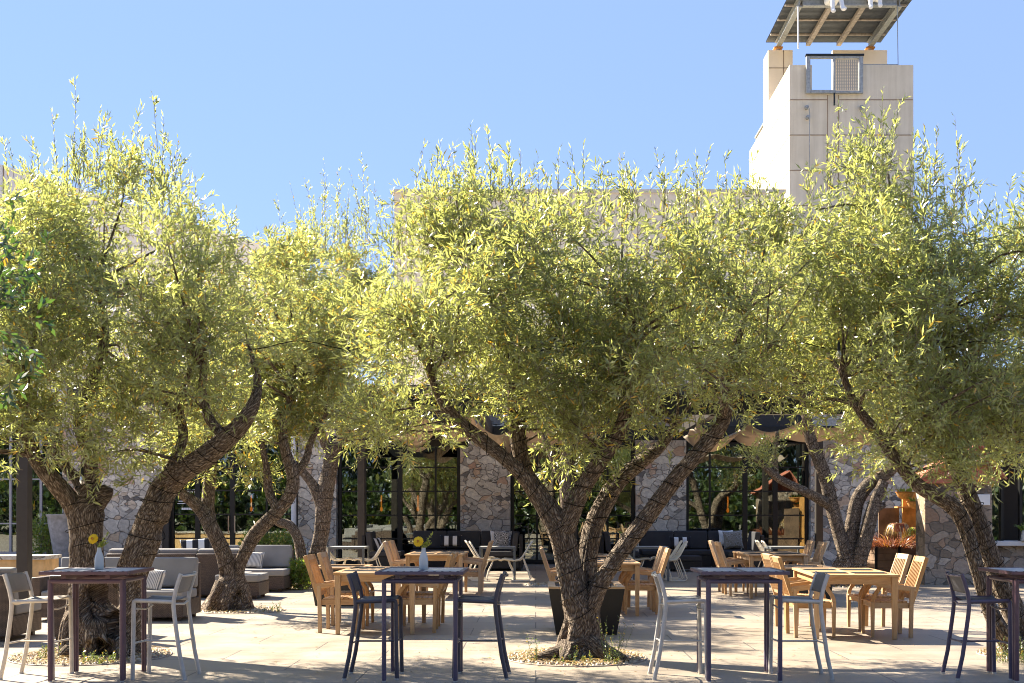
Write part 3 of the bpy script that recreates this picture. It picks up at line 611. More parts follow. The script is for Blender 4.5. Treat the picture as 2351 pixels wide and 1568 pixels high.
def bar_stool(mat, sling):
    """faces +x: front legs at x = 0.48, rear feet at x = 0"""
    t = empty("bar_stool"); h = .73; W = .215; r = .0195
    for s in (-1, 1):
        y = s * W
        MB().tube([(.485, y, .014), (.478, y, .4), (.474, y, h - .03), (.470, y, h - .008), (.455, y, h), (.44, y, h)], r, 12).build("leg", mat, t)
        MB().tube([(.0, y, .014), (.045, y, .22), (.078, y, .45), (.098, y, .6), (.105, y, .68), (.102, y, .74), (.086, y, .82), (.062, y, .9), (.036, y, .975)], r, 12).build("leg", mat, t)
        b = MB(); b.tube([(.44, y, h), (.11, y, h - .012)], r * .95, 10)
        b.build("seat_rail", mat, t)
    MB().tube([(.45, -W, h - .075), (.44, 0, h - .095), (.45, W, h - .075)], .0085, 8).build("cross_bar", mat, t)
    b = MB()
    b.tube([(.062, -W, .335), (.085, 0, .335), (.062, W, .335)], .0085, 8).tube([(.48, -W, .335), (.455, 0, .335), (.48, W, .335)], .0095, 8).tube([(.455, 0, .335), (.085, 0, .335)], .0085, 8)
    b.build("footrest", mat, t)
    def st(u, v): x = .12 + .335 * u; return Vector((x, (-W + .012) + (2 * W - .024) * v, h + .012 - .014 * math.sin(math.pi * v) - .008 * math.sin(math.pi * u)))
    o = MB().grid(st, 8, 10).build("seat", sling, t); m_ = o.modifiers.new("thickness", 'SOLIDIFY'); m_.thickness = .006
    def bk(u, v): z = .795 + .175 * u; x = .094 - (z - .795) * .315; return Vector((x - .018 * math.sin(math.pi * v), (-W + .01) + (2 * W - .02) * v, z))
    o = MB().grid(bk, 8, 10).build("backrest", sling, t); m_ = o.modifiers.new("thickness", 'SOLIDIFY'); m_.thickness = .006
    MB().tube([(.05, -W, .955), (.015, -W * .6, .955), (.0, 0, .955), (.015, W * .6, .955), (.05, W, .955)], .010, 8).build("back_bar", mat, t)
    MB().tube([(.105, -W, .70), (.075, 0, .685), (.105, W, .70)], .010, 8).build("back_bar", mat, t)
    for x, y in ((0, W), (0, -W), (.485, W), (.485, -W)): MB().lathe([(.021, 0), (.021, .016)], (x, y, 0), 10).build("foot_cap", "silver_paint", t)
    return t
stl = [(-4.925, 0, "warm_paint", "sling_tan", "cream-framed bar stool with a tan sling back, its back to the wicker panels"),
       (-3.225, 180, "silver_paint", "sling_grey", "silver bar stool with grey sling, beside the plum table with the vase"),
       (-1.765, 0, "dark_paint", "sling_dark", "dark bar stool whose dark sling back covers the corner of a teak table"),
       (-.262, 180, "dark_paint", "sling_dark", "dark bar stool standing between the violet vase table and the middle olive"),
       (1.092, 0, "silver_paint", "sling_grey", "silver bar stool nearest the middle olive's gravel ring"),
       (2.73, 180, "silver_paint", "sling_grey", "silver bar stool in front of the teak table with four placemats"),
       (3.89, 0, "violet_paint", "sling_dark", "dark violet bar stool by the leaning olive trunk near the photo's edge")]
for x, rz, mt, sg, lab in stl:
    t = bar_stool(mt, sg); t.location = (x, 11.04, 0); t.rotation_euler.z = R(rz + random.uniform(-2, 2)); tag(t, lab, "bar stool", "sling bar stools")

# ------------------------------------------------------------------ flower vases
def vase(x, y, z, lab, tall):
    t = tag(empty("flower_vase", (x, y, z)), lab, "vase", "slim vases with yellow flowers")
    MB().lathe([(.036, 0), (.041, .01), (.043, .05), (.042, .1), (.034, .135), (.022, .165), (.018, .19), (.019, .205), (.014, .205), (.014, .19)], n=24).build("bottle", "white_glass", t)
    hx, hz = -.045, tall
    st = MB().tube([(0, 0, .12), (-.01, 0, .22), (hx * .8, -.01, hz - .02), (hx, -.015, hz)], .0035, 6).build("stem", "bush_leaf", t)
    b = MB(); rng = random.Random(3)
    fc = Vector((hx, -.03, hz)); nrm = Vector((-.15, -1, .3)).normalized(); rot = nrm.to_track_quat('Z', 'Y').to_matrix()
    for ring in range(5):
        rr = .052 - ring * .009; n_ = 20 - ring * 3
        for k in range(n_):
            a = 2 * math.pi * k / n_ + ring * .3; ca, sa = math.cos(a), math.sin(a); zz = ring * .006
            pts = [(ca * rr * .3, sa * rr * .3, zz), (math.cos(a - .2) * rr * .8, math.sin(a - .2) * rr * .8, zz + .006), (ca * rr, sa * rr, zz + .001), (math.cos(a + .2) * rr * .8, math.sin(a + .2) * rr * .8, zz + .006)]
            b.add([fc + rot @ Vector(p) for p in pts], [(0, 1, 2, 3)])
    b.build("flower", "petal", t)
    MB().lathe([(.002, .03), (.012, .028), (.014, .02)], n=12).build("flower_eye", "petal_eye", t).matrix_local = Matrix.Translation(fc) @ rot.to_4x4()
    b = MB()
    for s_ in range(3):
        ex, ez = (.085, .335) if s_ == 0 else ((.05, .27) if s_ == 1 else (.07, .25))
        pr_ = None
        for k in range(22):
            f_ = k / 21; p = Vector((ex * f_ ** 1.3, .01 * s_ - .01, .2 + (ez - .2) * f_))
            for q in range(2):
                d = Vector((rng.uniform(-1, 1), rng.uniform(-1, 1), rng.uniform(-.2, 1))).normalized(); s2 = d.cross(Vector((rng.uniform(-1, 1), rng.uniform(-1, 1), 0))).normalized() * .006
                b.add([p, p + d * .012 + s2, p + d * .024, p + d * .012 - s2], [(0, 1, 2, 3)])
            if pr_ is not None: b.tube([pr_, p], .0012, 3)
            pr_ = p
    me = b.build("sprig", "bush_leaf", t, smooth=False); a = me.data.attributes.new("tint", 'FLOAT_COLOR', 'POINT'); a.data.foreach_set("color", np.random.default_rng(1).random((len(b.v), 4)).astype(np.float32).ravel() * np.tile([1, .4, 0, 1], len(b.v)).astype(np.float32))
vase(XA(228, 11.0), 11.0, 1.009, "pale slim vase with yellow zinnia on the plum bar table", .285)
vase(XA(972.5, 10.95), 10.95, 1.009, "pale slim vase with yellow zinnia on the violet bar table", .262)

# ------------------------------------------------------------------ teak dining furniture
def teak_chair():
    t = empty("teak_armchair"); W = .25
    for s in (-1, 1):
        y = s * W
        MB().beam((0.012, y, 0), (0.0, y, .60), .046, .046, (0, 1, 0)).build("leg", "teak_z", t, .004)
        MB().box((.475, y, .2175), (.05, .046, .435), None, (.72, .8)).build("leg", "teak_z", t, .004)
        b = MB(); pts = [(.475, .437), (.47, .48), (.445, .53), (.41, .575), (.385, .625)]
        for i in range(4):
            a_, c_ = pts[i], pts[i + 1]; b.beam((a_[0], y, a_[1] - .004), (c_[0], y, c_[1] + .004), .048, .034, (0, 1, 0))
        b.build("arm_support", "teak_z", t, .005)
        MB().beam((-.045, y + s * .005, .592), (.43, y + s * .005, .652), .062, .024, (0, 1, 0)).build("armrest", "teak_x", t, .007)
    b = MB(); b.span((.03, -W + .024, .355), (.45, -W + .046, .425)).span((.03, W - .046, .355), (.45, W - .024, .425)).span((.452, -W + .024, .365), (.478, W - .024, .425)).span((.02, -W + .024, .355), (.028, W - .024, .42))
    b.build("seat_frame", "teak_x", t, .003)
    b = MB()
    for k in range(7): x = .045 + k * .066; b.span((x, -W + (.026 if k < 6 else -.01), .4265), (x + .058, W - (.026 if k < 6 else -.01), .444))
    b.build("seat", "teak_y", t, .003)
    b = MB(); a = math.atan2(.19, .56); lo, hi = Vector((.0, 0, .41)), Vector((-.19, 0, .985)); d = hi - lo
    for s in (-1, 1): b.beam(lo + Vector((0, s * (W - .012), 0)), lo + d * .995 + Vector((0, s * (W - .03), 0)), .05, .032, (0, 1, 0))
    def rail(k0, k1, th=.028):
        p0, p1 = lo + d * k0, lo + d * k1; c_ = (p0 + p1) / 2; b.box(c_, (th, 2 * W - .10, (p1 - p0).length), RY(-a))
    rail(.88, 1.0, .034); rail(.10, .19)
    for k in range(7):
        y = -W + .075 + k * (2 * W - .15) / 6; b.beam(lo + d * .188 + Vector((0, y, 0)), lo + d * .882 + Vector((0, y, 0)), .042, .013, (0, 1, 0))
    b.build("backrest", "teak_z", t, .003)
    return t
TC = None
def teak_at(x, y, face, lab, jit=2.5):
    """face +1: faces +x, x is the rear leg line"""
    global TC
    rz = (0 if face > 0 else math.pi) + R(random.uniform(-jit, jit))
    if TC is None: TC = teak_chair(); o = TC; o.location = (x, y, 0); o.rotation_euler.z = rz
    else: o = dup(TC, (x, y, 0), rz)
    tag(o, lab, "armchair", "teak armchairs around the dining tables")
def teak_table(x, y, w, L, lab, rz=0.):
    t = tag(empty("teak_table", (x, y, 0), rz), lab, "dining table", "teak dining tables"); H = .785
    b = MB(); a, c_ = w / 2, L / 2
    b.span((-a, -c_, H - .028), (-a + .085, c_, H)).span((a - .085, -c_, H - .028), (a, c_, H)); b.span((-.04, -c_ + .09, H - .028), (.04, c_ - .09, H))
    top = b.build("tabletop", "teak_y", t, .003)
    b = MB()
    for s in (-1, 1): b.span((-a + .0855, s * c_ - (.09 if s > 0 else 0), H - .028), (a - .0855, s * c_ + (.09 if s < 0 else 0), H - .001))
    n_ = int((L - .2) / .075)
    for k in range(n_):
        y0 = -c_ + .094 + k * (L - .188) / n_
        for x0, x1 in ((-a + .088, -.042), (.042, a - .088)): b.span((x0, y0 + .003, H - .026), (x1, y0 + (L - .188) / n_ - .003, H - .002))
    b.build("top_slats", "teak_x", top, .002)
    for y0 in (-c_ + .055, c_ - .078): MB().span((-a + .09, y0, H - .12), (a - .09, y0 + .023, H - .029)).build("apron", "teak_x", t, .002)
    for x0 in (-a + .055, a - .078): MB().span((x0, -c_ + .09, H - .12), (x0 + .023, c_ - .09, H - .029)).build("apron", "teak_y", t, .002)
    for sx in (-1, 1):
        for sy in (-1, 1): MB().box((sx * (a - .052), sy * (c_ - .055), (H - .029) / 2), (.074, .074, H - .030), None, (.68, .68)).build("leg", "teak_z", t, .004)
    return t
PMo = None
def placemats(x, y, spots, where, rz=0.):
    global PMo
    for i, (dx, dy, wd) in enumerate(spots):
        c_, s_ = math.cos(rz), math.sin(rz); p = (x + dx * c_ - dy * s_, y + dx * s_ + dy * c_, .7855)
        if PMo is None: o = PMo = MB().span((-.21, -.15, 0), (.21, .15, .004)).build("placemat", "placemat", loc=p)
        else: o = dup(PMo, p)
        o.rotation_euler.z = rz + R(random.uniform(-3, 3))
        tag(o, f"dark placemat, {wd} of {where}", "placemat", "dark placemats on the teak tables")
nf = [(-.24, -.42, "near left corner"), (.24, -.42, "near right corner"), (-.24, .38, "far left corner"), (.24, .38, "far right corner")]
def dining(cx, yf, w, L, half, chairs, tlab, where, rz=0., mats=nf, clabs=None):
    yc = yf + L / 2 - .05; teak_table(cx, yc, w, L, tlab, rz)
    placemats(cx, yc, mats, where, rz)
    for k, (side, y, lab) in enumerate(chairs): dx = (y - yc) * -math.tan(rz); teak_at(cx + side * half + dx, y, -side, lab)
dining(-2.02, 14.78, 1.04, 1.66, .73, [(-1, 15.23, "teak armchair nearest the camera, in front of the black planter box"), (-1, 16.15, "teak armchair tucked close behind the one before the black planter"),
      (1, 15.25, "teak armchair seen through the violet table's legs"), (1, 16.1, "teak armchair just beyond the one seen through the violet table's legs")],
      "teak dining table whose corner shows behind the dark sling stool", "the teak table behind the violet bar table")
dining(3.93, 14.23, 1.03, 1.75, .72, [(-1, 14.68, "slat-back teak armchair right behind the silver stool's tan-dappled backrest"), (-1, 15.6, "slat-back teak armchair partly behind its twin at the open sunny table"),
      (1, 14.68, "teak armchair showing its whole slatted back, closest to the dark violet stool"), (1, 15.55, "teak armchair showing its slatted back, in front of the timber grass planter")],
      "large open teak dining table showing four dark placemats", "the large open teak table", R(-4))
dining(-1.80, 20.85, 1.04, 1.7, .78, [(-1, 21.6, "distant teak armchair beside the white shell chair under the curtained glazing"), (-1, 22.5, "distant teak armchair half behind its twin near the curtained glazing"),
      (1, 21.65, "distant teak armchair seen edge-on in front of the damask pillow"), (1, 22.5, "distant teak armchair just behind the edge-on one before the damask pillow")],
      "teak dining table behind the yellow flower, before the long charcoal sofa", "the teak table behind the yellow flower")
dining(1.05, 17.35, 1.0, 1.7, .78, [(-1, 17.95, "teak armchair peeking out left of the middle olive trunk"), (-1, 18.8, "teak armchair almost wholly hidden by the middle olive trunk"),
      (1, 17.9, "teak armchair below the leaning limb, behind the nearest silver stool"), (1, 18.75, "teak armchair behind another one below the leaning limb of the olive")],
      "teak dining table partly hidden by the middle olive trunk", "the teak table behind the middle olive trunk")
dining(4.29, 20.8, 1.06, 1.7, .77, [(-1, 21.6, "teak armchair in front of the medallion cushion"), (-1, 22.4, "teak armchair slightly behind the one before the medallion cushion"),
      (1, 21.5, "pale sunlit teak armchair beside the triple-stemmed olive trunk"), (1, 22.4, "pale teak armchair behind the sunlit one by the triple-stemmed olive")],
      "teak dining table furthest back, near the triple-stemmed olive", "the furthest teak table, near the triple-stemmed olive")

# ------------------------------------------------------------------ black tapered planters
def planter(x0, x1, y0, L, H, lab):
    xc = (x0 + x1) / 2; w = x1 - x0; t = tag(empty("tapered_planter", (xc, y0 + L / 2, 0)), lab, "planter", "black tapered planter boxes with pale rims")
    MB().box((0, 0, (H - .03) / 2), (w, L, H - .03), None, (.80, .84)).build("box", "planter_black", t, .004)
    b = MB(); r_ = .09; z0, z1 = H - .029, H
    b.span((-w / 2, -L / 2, z0), (w / 2, -L / 2 + r_, z1)).span((-w / 2, L / 2 - r_, z0), (w / 2, L / 2, z1)).span((-w / 2, -L / 2 + r_, z0), (-w / 2 + r_, L / 2 - r_, z1)).span((w / 2 - r_, -L / 2 + r_, z0), (w / 2, L / 2 - r_, z1))
    b.build("rim", "teak_x", t, .002); MB().span((-w / 2 + r_, -L / 2 + r_, z0 + .002), (w / 2 - r_, L / 2 - r_, z0 + .008)).build("soil", "soil", t)
planter(-3.70, -2.80, 19.15, 1.1, .63, "black tapered planter box behind the nearest teak armchair")
planter(.16, 1.11, 14.65, 1.1, .61, "black tapered planter box right behind the middle olive trunk")
planter(4.1, 4.95, 19.4, 1.0, .62, "black tapered planter box between the two sunny teak tables")
planter(.7, 1.55, 24.6, 1.0, .62, "black tapered planter box far behind the middle olive, near the sofa")

# ------------------------------------------------------------------ grey lounge tables and white shell chairs
def lounge_table():
    t = empty("lounge_table"); s, H = .4, .755
    MB().span((-s + .012, -s + .012, H - .02), (s - .012, s - .012, H)).build("tabletop", "steel_top", t)
    b = MB(); b.span((-s, -s, H - .045), (s, -s + .011, H + .002)).span((-s, s - .011, H - .045), (s, s, H + .002)).span((-s, -s + .011, H - .045), (-s + .011, s - .011, H + .002)).span((s - .011, -s + .011, H - .045), (s, s - .011, H + .002)); b.build("rim", "steel_grey", t)
    for sx in (-1, 1):
        for sy in (-1, 1): MB().span((sx * s - (.045 if sx > 0 else -.001), sy * s - (.045 if sy > 0 else -.001), 0), (sx * s - (.001 if sx > 0 else -.045), sy * s - (.001 if sy > 0 else -.045), H - .046)).build("leg", "steel_grey", t)
    return t
lt = None
for px, Y, lab in ((794.5, 25.9, "grey steel lounge table beside the slim twin olive trunks"), (1141.5, 25.9, "grey steel lounge table in front of the damask pillow"),
                   (1495, 25.9, "grey steel lounge table under the leaning olive limb"), (1812, 25.9, "grey steel lounge table nearest the triple-stemmed olive")):
    p = (XA(px, Y), Y + .4, 0)
    if lt is None: lt = lounge_table(); o = lt; o.location = p
    else: o = dup(lt, p)
    tag(o, lab, "side table", "grey steel lounge tables")
def shell_chair():
    """faces +x"""
    t = empty("white_shell_chair"); b = MB()
    prof = [(.52, .445), (.46, .465), (.34, .45), (.22, .43), (.12, .445), (.04, .52), (-.02, .62), (-.08, .72), (-.13, .80), (-.16, .84)]
    wid = [.16, .21, .235, .235, .23, .225, .21, .18, .13, .07]
    for k in range(9):
        f = -1 + k / 4; b.tube([(x, w * f, z + .03 * abs(f) ** 2) for (x, z), w in zip(prof, wid)], .0085, 5)
    for i in range(len(prof)):
        x, z = prof[i]; w = wid[i]; b.tube([(x, w * f, z + .03 * f * f) for f in (-1, -.6, -.2, .2, .6, 1)], .010 if i not in (0, len(prof) - 1) else .015, 5)
    for i in range(len(prof) - 1):
        for s in (-1, 1):
            b.tube([(prof[i][0], s * wid[i], prof[i][1] + .03), (prof[i + 1][0], s * wid[i + 1], prof[i + 1][1] + .03)], .016, 6)
    sh = b.build("shell", "white_plastic", t)
    def inner(u, v):
        k = u * (len(prof) - 1); i = min(int(k), len(prof) - 2); f = k - i; x = prof[i][0] * (1 - f) + prof[i + 1][0] * f; z = prof[i][1] * (1 - f) + prof[i + 1][1] * f; w = wid[i] * (1 - f) + wid[i + 1] * f; g_ = 2 * v - 1
        return Vector((x, w * g_, z + .03 * g_ * g_))
    o = MB().grid(inner, 46, 18).build("lattice", "white_plastic", sh); wf = o.modifiers.new("wire", 'WIREFRAME'); wf.thickness = .012; wf.use_even_offset = False
    for s in (-1, 1):
        y = s * .2
        MB().tube([(.36, y * .8, .45), (.33, y, .36), (.26, y, .22), (.22, y * 1.1, .06), (.24, y * 1.1, .02), (.30, y * 1.1, .012), (-.02, y * 1.1, .012), (-.10, y * 1.1, .014), (-.13, y * 1.1, .05), (-.08, y * 1.05, .2), (-.01, y, .38), (.03, y * .9, .5), (.12, y * .8, .45)], .0125, 8).build("sled_leg", "white_plastic", t)
    return t
sc_p = None
for x, y, rz, lab in ((-4.62, 26.3, 5, "white shell chair on the twin trunks' side of its grey table"), (XA(868, 26.2), 26.2, 180, "white shell chair facing the grey table, below the charcoal corner seat"),
        (XA(1095, 26.2), 26.1, 3, "white shell chair tucked against the damask-pillow table, nearer the yellow flower"), (XA(1085, 26.9), 26.9, 6, "white shell chair nested just behind another near the yellow flower"),
        (XA(1205, 26.1), 26.1, 178, "white shell chair with open triangular side, left of the olive trunk"),
        (XA(1560, 26.2), 26.2, 184, "white shell chair beside the striped lumbar cushion, closest"), (XA(1549, 26.8), 26.8, 180, "white shell chair nested behind the closest one by the striped cushion"),
        (XA(1440, 26.4), 26.4, 0, "white shell chair mostly hidden by the leaning olive limb"),
        (XA(1766, 26.6), 26.6, 0, "white shell chair behind the furthest teak table, nearer the dark glazing"), (XA(1752, 27.1), 27.1, 4, "white shell chair nested beyond the one behind the furthest teak table"),
        (XA(1885, 26.3), 26.3, 182, "white shell chair half hidden by the triple-stemmed olive trunk")):
    if sc_p is None: sc_p = shell_chair(); o = sc_p; o.location = (x, y, 0); o.rotation_euler.z = R(rz)
    else: o = dup(sc_p, (x, y, 0), R(rz))
    tag(o, lab, "chair", "white shell chairs at the lounge tables")

# ------------------------------------------------------------------ sofas
def sofa(x, y, rz, n, cw, wick, cush, lab, D=.92, larm=False, rarm=False, back=True, bh=.79, ch=.87, seat=.43, group=None, name="sofa", cat="sofa"):
    """origin: front edge centre on the ground, faces -y, n seats of width cw"""
    t = tag(empty(name, (x, y, 0), rz), lab, cat, group); W = n * cw; bs = seat - .135
    for k in range(n):
        MB().span((-W / 2 + k * cw + .004, 0, .055), (-W / 2 + (k + 1) * cw - .004, D - (.0 if not back else .09), bs)).build("base", wick, t, .012)
        x0 = -W / 2 + k * cw; sc_ = MB().span((x0 + .006, -.012, bs + .004), (x0 + cw - .006, D - .2 if back else D, seat)).build("seat_cushion", cush, t, .028, seg=3)
        if back:
            MB().span((x0 + .004, D - .088, .055), (x0 + cw - .004, D, bh)).build("back_panel", wick, t, .015)
            MB().box((x0 + cw / 2, D - .19, seat + .006 + (ch - seat) / 2), (cw - .014, .15, ch - seat), RX(R(-7))).build("back_cushion", cush, t, .035, seg=3)
    for s, on in ((-1, larm), (1, rarm)):
        if on: MB().span((s * (W / 2 + .003), 0, .055), (s * (W / 2 + .13), D, .62)).build("arm", wick, t, .015)
    for sx in (-1, 1):
        for yy in (.06, D - .12): MB().span((sx * (W / 2 - .1) - .035, yy, 0), (sx * (W / 2 - .1) + .035, yy + .07, .054)).build("foot", wick, t)
    return t
gg = "brown wicker lounge sofas with grey cushions"
sofa(-6.7, 14.87, math.pi, 1, .92, "wicker_brown", "cushion_grey", "wicker sofa unit behind the cream bar stool, seen from its woven back", group=gg)
sofa(-7.64, 14.87, math.pi, 1, .92, "wicker_brown", "cushion_grey", "wicker sofa unit cut by the photo's edge, seen from its woven back", group=gg)
sofa(-5.37, 14.87, math.pi, 1, .82, "wicker_brown", "cushion_grey", "wicker sofa unit behind the hollow olive trunk, seen from its woven back", group=gg)
sofa(-5.95, 16.5, 0, 2, 1.0, "wicker_brown", "cushion_grey", "grey-cushioned wicker sofa facing the camera, behind the silver stool", larm=True, group=gg)
sofa(-6.45, 21.85, math.pi, 3, .8, "wicker_brown", "cushion_grey", "long wicker sofa seen from behind with sunlit cushion tops", group=gg)
sofa(-5.25, 20.65, 0, 1, .78, "wicker_brown", "cushion_grey", "wicker footstool with grey cushion beside the small olive's root flare", D=.8, back=False, name="ottoman", cat="ottoman")
sofa(-5.85, 22.5, 0, 2, 1.04, "wicker_brown", "cushion_grey", "grey-cushioned wicker sofa furthest back, in front of the glass doors", larm=True, group=gg)
gb = "charcoal sectional sofas by the glazing"
kw = dict(group=gb, bh=.92, ch=1.0, seat=.5)
for mx, lx, rx, la in ((-1.96, -3.5, -1.26, ("long charcoal sofa with a striped lumbar cushion, before the dark-boulder pier", "charcoal end seat turned sideways, left of the first long charcoal sofa", "charcoal end seat closing the sofa by the middle olive trunk")),
                       (4.23, 2.67, 4.99, ("long charcoal sofa carrying the medallion cushion, before the darkest glazing", "charcoal end seat peeking between the olive's forked limbs", "charcoal end seat closing the sofa behind the furthest teak table"))):
    sofa(mx, 31.35, 0, 3, .93, "wicker_black", "cushion_charcoal", la[0], D=1.0, **kw)
    sofa(lx, 30.87, math.pi / 2, 1, .95, "wicker_black", "cushion_charcoal", la[1], D=1.0, **kw)
    sofa(rx, 30.87, -math.pi / 2, 1, .95, "wicker_black", "cushion_charcoal", la[2], D=.92, **kw)
sofa(3.84, 30.0, 0, 1, .8, "wicker_black", "cushion_charcoal", "low charcoal footstool before the sofa with the medallion cushion", D=.7, back=False, name="ottoman", cat="ottoman", group=None, seat=.40)

def pillow(px, py, Y, w, h, th, mat, lab, tilt=12, yaw=0, roll=0):
    rot = RZ(R(yaw)) @ RX(R(-tilt)) @ RY(R(roll)); p = P3(px, py, Y)
    o = MB().pillow((0, 0, 0), w, h, th, Matrix.Identity(3)).build("throw_pillow", mat, loc=p); o.rotation_euler = rot.to_euler(); tag(o, lab, "pillow")
pillow(1035, 1242, 31.75, .58, .31, .16, "wide_stripe", "black lumbar cushion with two white bands, nearest the damask pillow's sofa", 14)
pillow(1562, 1245, 31.75, .58, .31, .16, "wide_stripe", "black lumbar cushion with two white bands, on the medallion cushion's sofa", 14)
pillow(1143, 1237, 31.9, .42, .46, .15, "white_fabric", "plain white pillow peeking from behind the damask pillow", 12, 8)
pillow(1153, 1239, 31.65, .50, .50, .16, "damask", "black and white damask pillow in the sofa corner", 12, -6, 4)
pillow(1667, 1236, 31.9, .42, .46, .15, "white_fabric", "plain white pillow peeking from behind the medallion cushion", 12, 8)
pillow(1683, 1239, 31.65, .54, .50, .16, "medallion", "grey medallion-patterned cushion in the far sofa corner", 12, -4, -4)
pillow(866, 1250, 30.9, .5, .4, .14, "wide_stripe", "black and white striped cushion on the sideways charcoal end seat", 25, 70, 0)
pillow(352, 1331, 16.75, .36, .34, .13, "thin_stripe", "finely striped pillow on the sofa behind the silver stool", 18, -18, 8)
pillow(583, 1285, 22.95, .40, .33, .13, "thin_stripe", "finely striped pillow on the furthest grey wicker sofa", 16, -8, 4)
pillow(450, 1256, 23.0, .62, .34, .14, "wide_stripe", "black and cream banded pillow on the furthest grey wicker sofa", 14, 6, -4)
pillow(474, 1258, 23.05, .5, .34, .14, "cushion_charcoal", "plain charcoal pillow behind the black and cream banded one", 14, 10, 0)

# ------------------------------------------------------------------ grass planter, baskets and pots by the stone house
def blades(n, c, rad, L, w, rng, up=.6, droop=.55, seg=4):
    V, Q, T = [], [], []
    for _ in range(n):
        a = rng.uniform(0, 2 * math.pi); r_ = rad * rng.random() ** .5; p = Vector(c) + Vector((r_ * math.cos(a) , r_ * math.sin(a) * .5, 0))
        d = Vector((math.cos(a) * rng.uniform(.3, 1.), math.sin(a) * rng.uniform(.3, 1.), up + rng.random() * .7)).normalized(); l = L * rng.uniform(.6, 1.15)
        s_ = d.cross(Vector((rng.uniform(-1, 1), rng.uniform(-1, 1), .3))).normalized(); o = len(V); tn = (rng.random(), 1. if rng.random() < .08 else 0., 0, 1)
        for i in range(seg + 1):
            f = i / seg; q = p + d * l * f + Vector((0, 0, -droop * l * f * f)); ww = w * (1 - f * .85) / 2; V.append(q - s_ * ww); V.append(q + s_ * ww); T += [tn, tn]
        for i in range(seg): Q.append((o + 2 * i, o + 2 * i + 1, o + 2 * i + 3, o + 2 * i + 2))
    return np.array([tuple(v) for v in V]), np.array(Q), np.array(T)
GY = 27.4; gx0, gx1 = XA(2009, GY), XA(2121, GY)
t = tag(empty("grass_planter", ((gx0 + gx1) / 2, GY + .4, 0)), "weathered timber box filled with arching red fountain grass beside the stone house", "planter"); hw = (gx1 - gx0) / 2
b = MB()
for k in range(4): b.span((-hw, -.4, .06 + k * .165), (hw, -.365, .06 + k * .165 + .155)); b.span((-hw, -.364, .06 + k * .165), (-hw + .035, .4, .06 + k * .165 + .155)); b.span((hw - .035, -.364, .06 + k * .165), (hw, .4, .06 + k * .165 + .155))
b.span((-hw + .036, .365, .06), (hw - .036, .4, .715)); b.build("boards", "old_wood", t, .004)
b = MB()
for x in (-hw - .01, -.04, hw - .05): b.span((x, -.43, 0), (x + .06, -.401, .73))
b.build("battens", "black_metal", t); MB().span((-hw + .036, -.364, .6), (hw - .036, .364, .64)).build("soil", "soil", t)
rg = random.Random(5); V, Q, T = blades(620, (-.05, -.12, .64), .55, .85, .022, rg, .45, .5)
fast_mesh("grass_blades", V, Q, "red_grass", t, T)
tx = XA(2058, 28.5)
t = tag(empty("wall_trellis", (tx, 28.5, 0)), "sunlit timber wall rack behind the fountain grass holding coir baskets", "rack")
MB().span((.15, .0, .0), (.62, .06, 2.0)).build("panel", "orange_wood", t, .004)
b = MB()
for z in (1.1, 1.62): b.span((-.05, -.25, z), (.68, -.003, z + .035))
b.build("shelf", "orange_wood", t, .003)
MB().span((-.4, .1, .6), (.1, .14, 1.62)).build("side_board", "old_wood", t, .003)
def basket(px, py, Y, r_, lab, shrub=True):
    p = P3(px, py, Y); t = tag(empty("hanging_basket", p), lab, "basket", "coir half-bowl baskets by the stone house")
    MB().lathe([(.02, -r_ * .75), (r_ * .45, -r_ * .68), (r_ * .8, -r_ * .42), (r_, 0), (r_ * 1.04, .02), (r_ * .95, .02), (r_ * .9, -.02)], n=24).build("liner", "coir", t)
    MB().tube([(r_ * 1.04 * math.cos(a), r_ * 1.04 * math.sin(a), .02) for a in [i * math.pi / 10 for i in range(21)]], .012, 6).build("rim", "rust", t)
    rr = random.Random(int(px)); V, Q, T = blades(50, (0, 0, 0), r_ * .7, .26, .03, rr, 1., .4); fast_mesh("foliage", V, Q, "bush_leaf", t, T)
basket(2078, 1132, 28.1, .21, "upper coir hanging basket on the sunlit timber rack"); basket(2103, 1154, 27.9, .21, "lower coir hanging basket on the sunlit timber rack")
for px, py, lab in ((2062, 1205, "terracotta pot of dried sprigs above the fountain grass"), (2108, 1215, "terracotta pot spilling yellow-green leaves above the fountain grass")):
    p = P3(px, py, 28.0); t = tag(empty("clay_pot", p), lab, "pot"); MB().lathe([(.10, -.16), (.14, -.02), (.15, 0), (.16, 0), (.16, .04), (.13, .04), (.12, -.02)], n=20).build("pot", "terracotta", t)
    rr = random.Random(int(px)); V, Q, T = blades(150, (0, 0, 0), .14, .34, .03, rr, .5, 1.5); fast_mesh("foliage", V, Q, "bush_leaf" if px > 2100 else "dry_leaf", t, T)
p = (XA(2351, 24.8), 24.8, ZA(1242, 24.8) + .001); t = tag(empty("glass_vase", p), "small glass vase of green sprigs on the serving counter", "vase")
MB().lathe([(.06, 0), (.07, .02), (.05, .16), (.06, .22), (.052, .22), (.045, .16)], n=16).build("bottle", "white_glass", t)
V, Q, T = blades(60, (0, 0, .18), .05, .4, .03, random.Random(9), 1.1, .5); fast_mesh("foliage", V, Q, "bush_leaf", t, T)
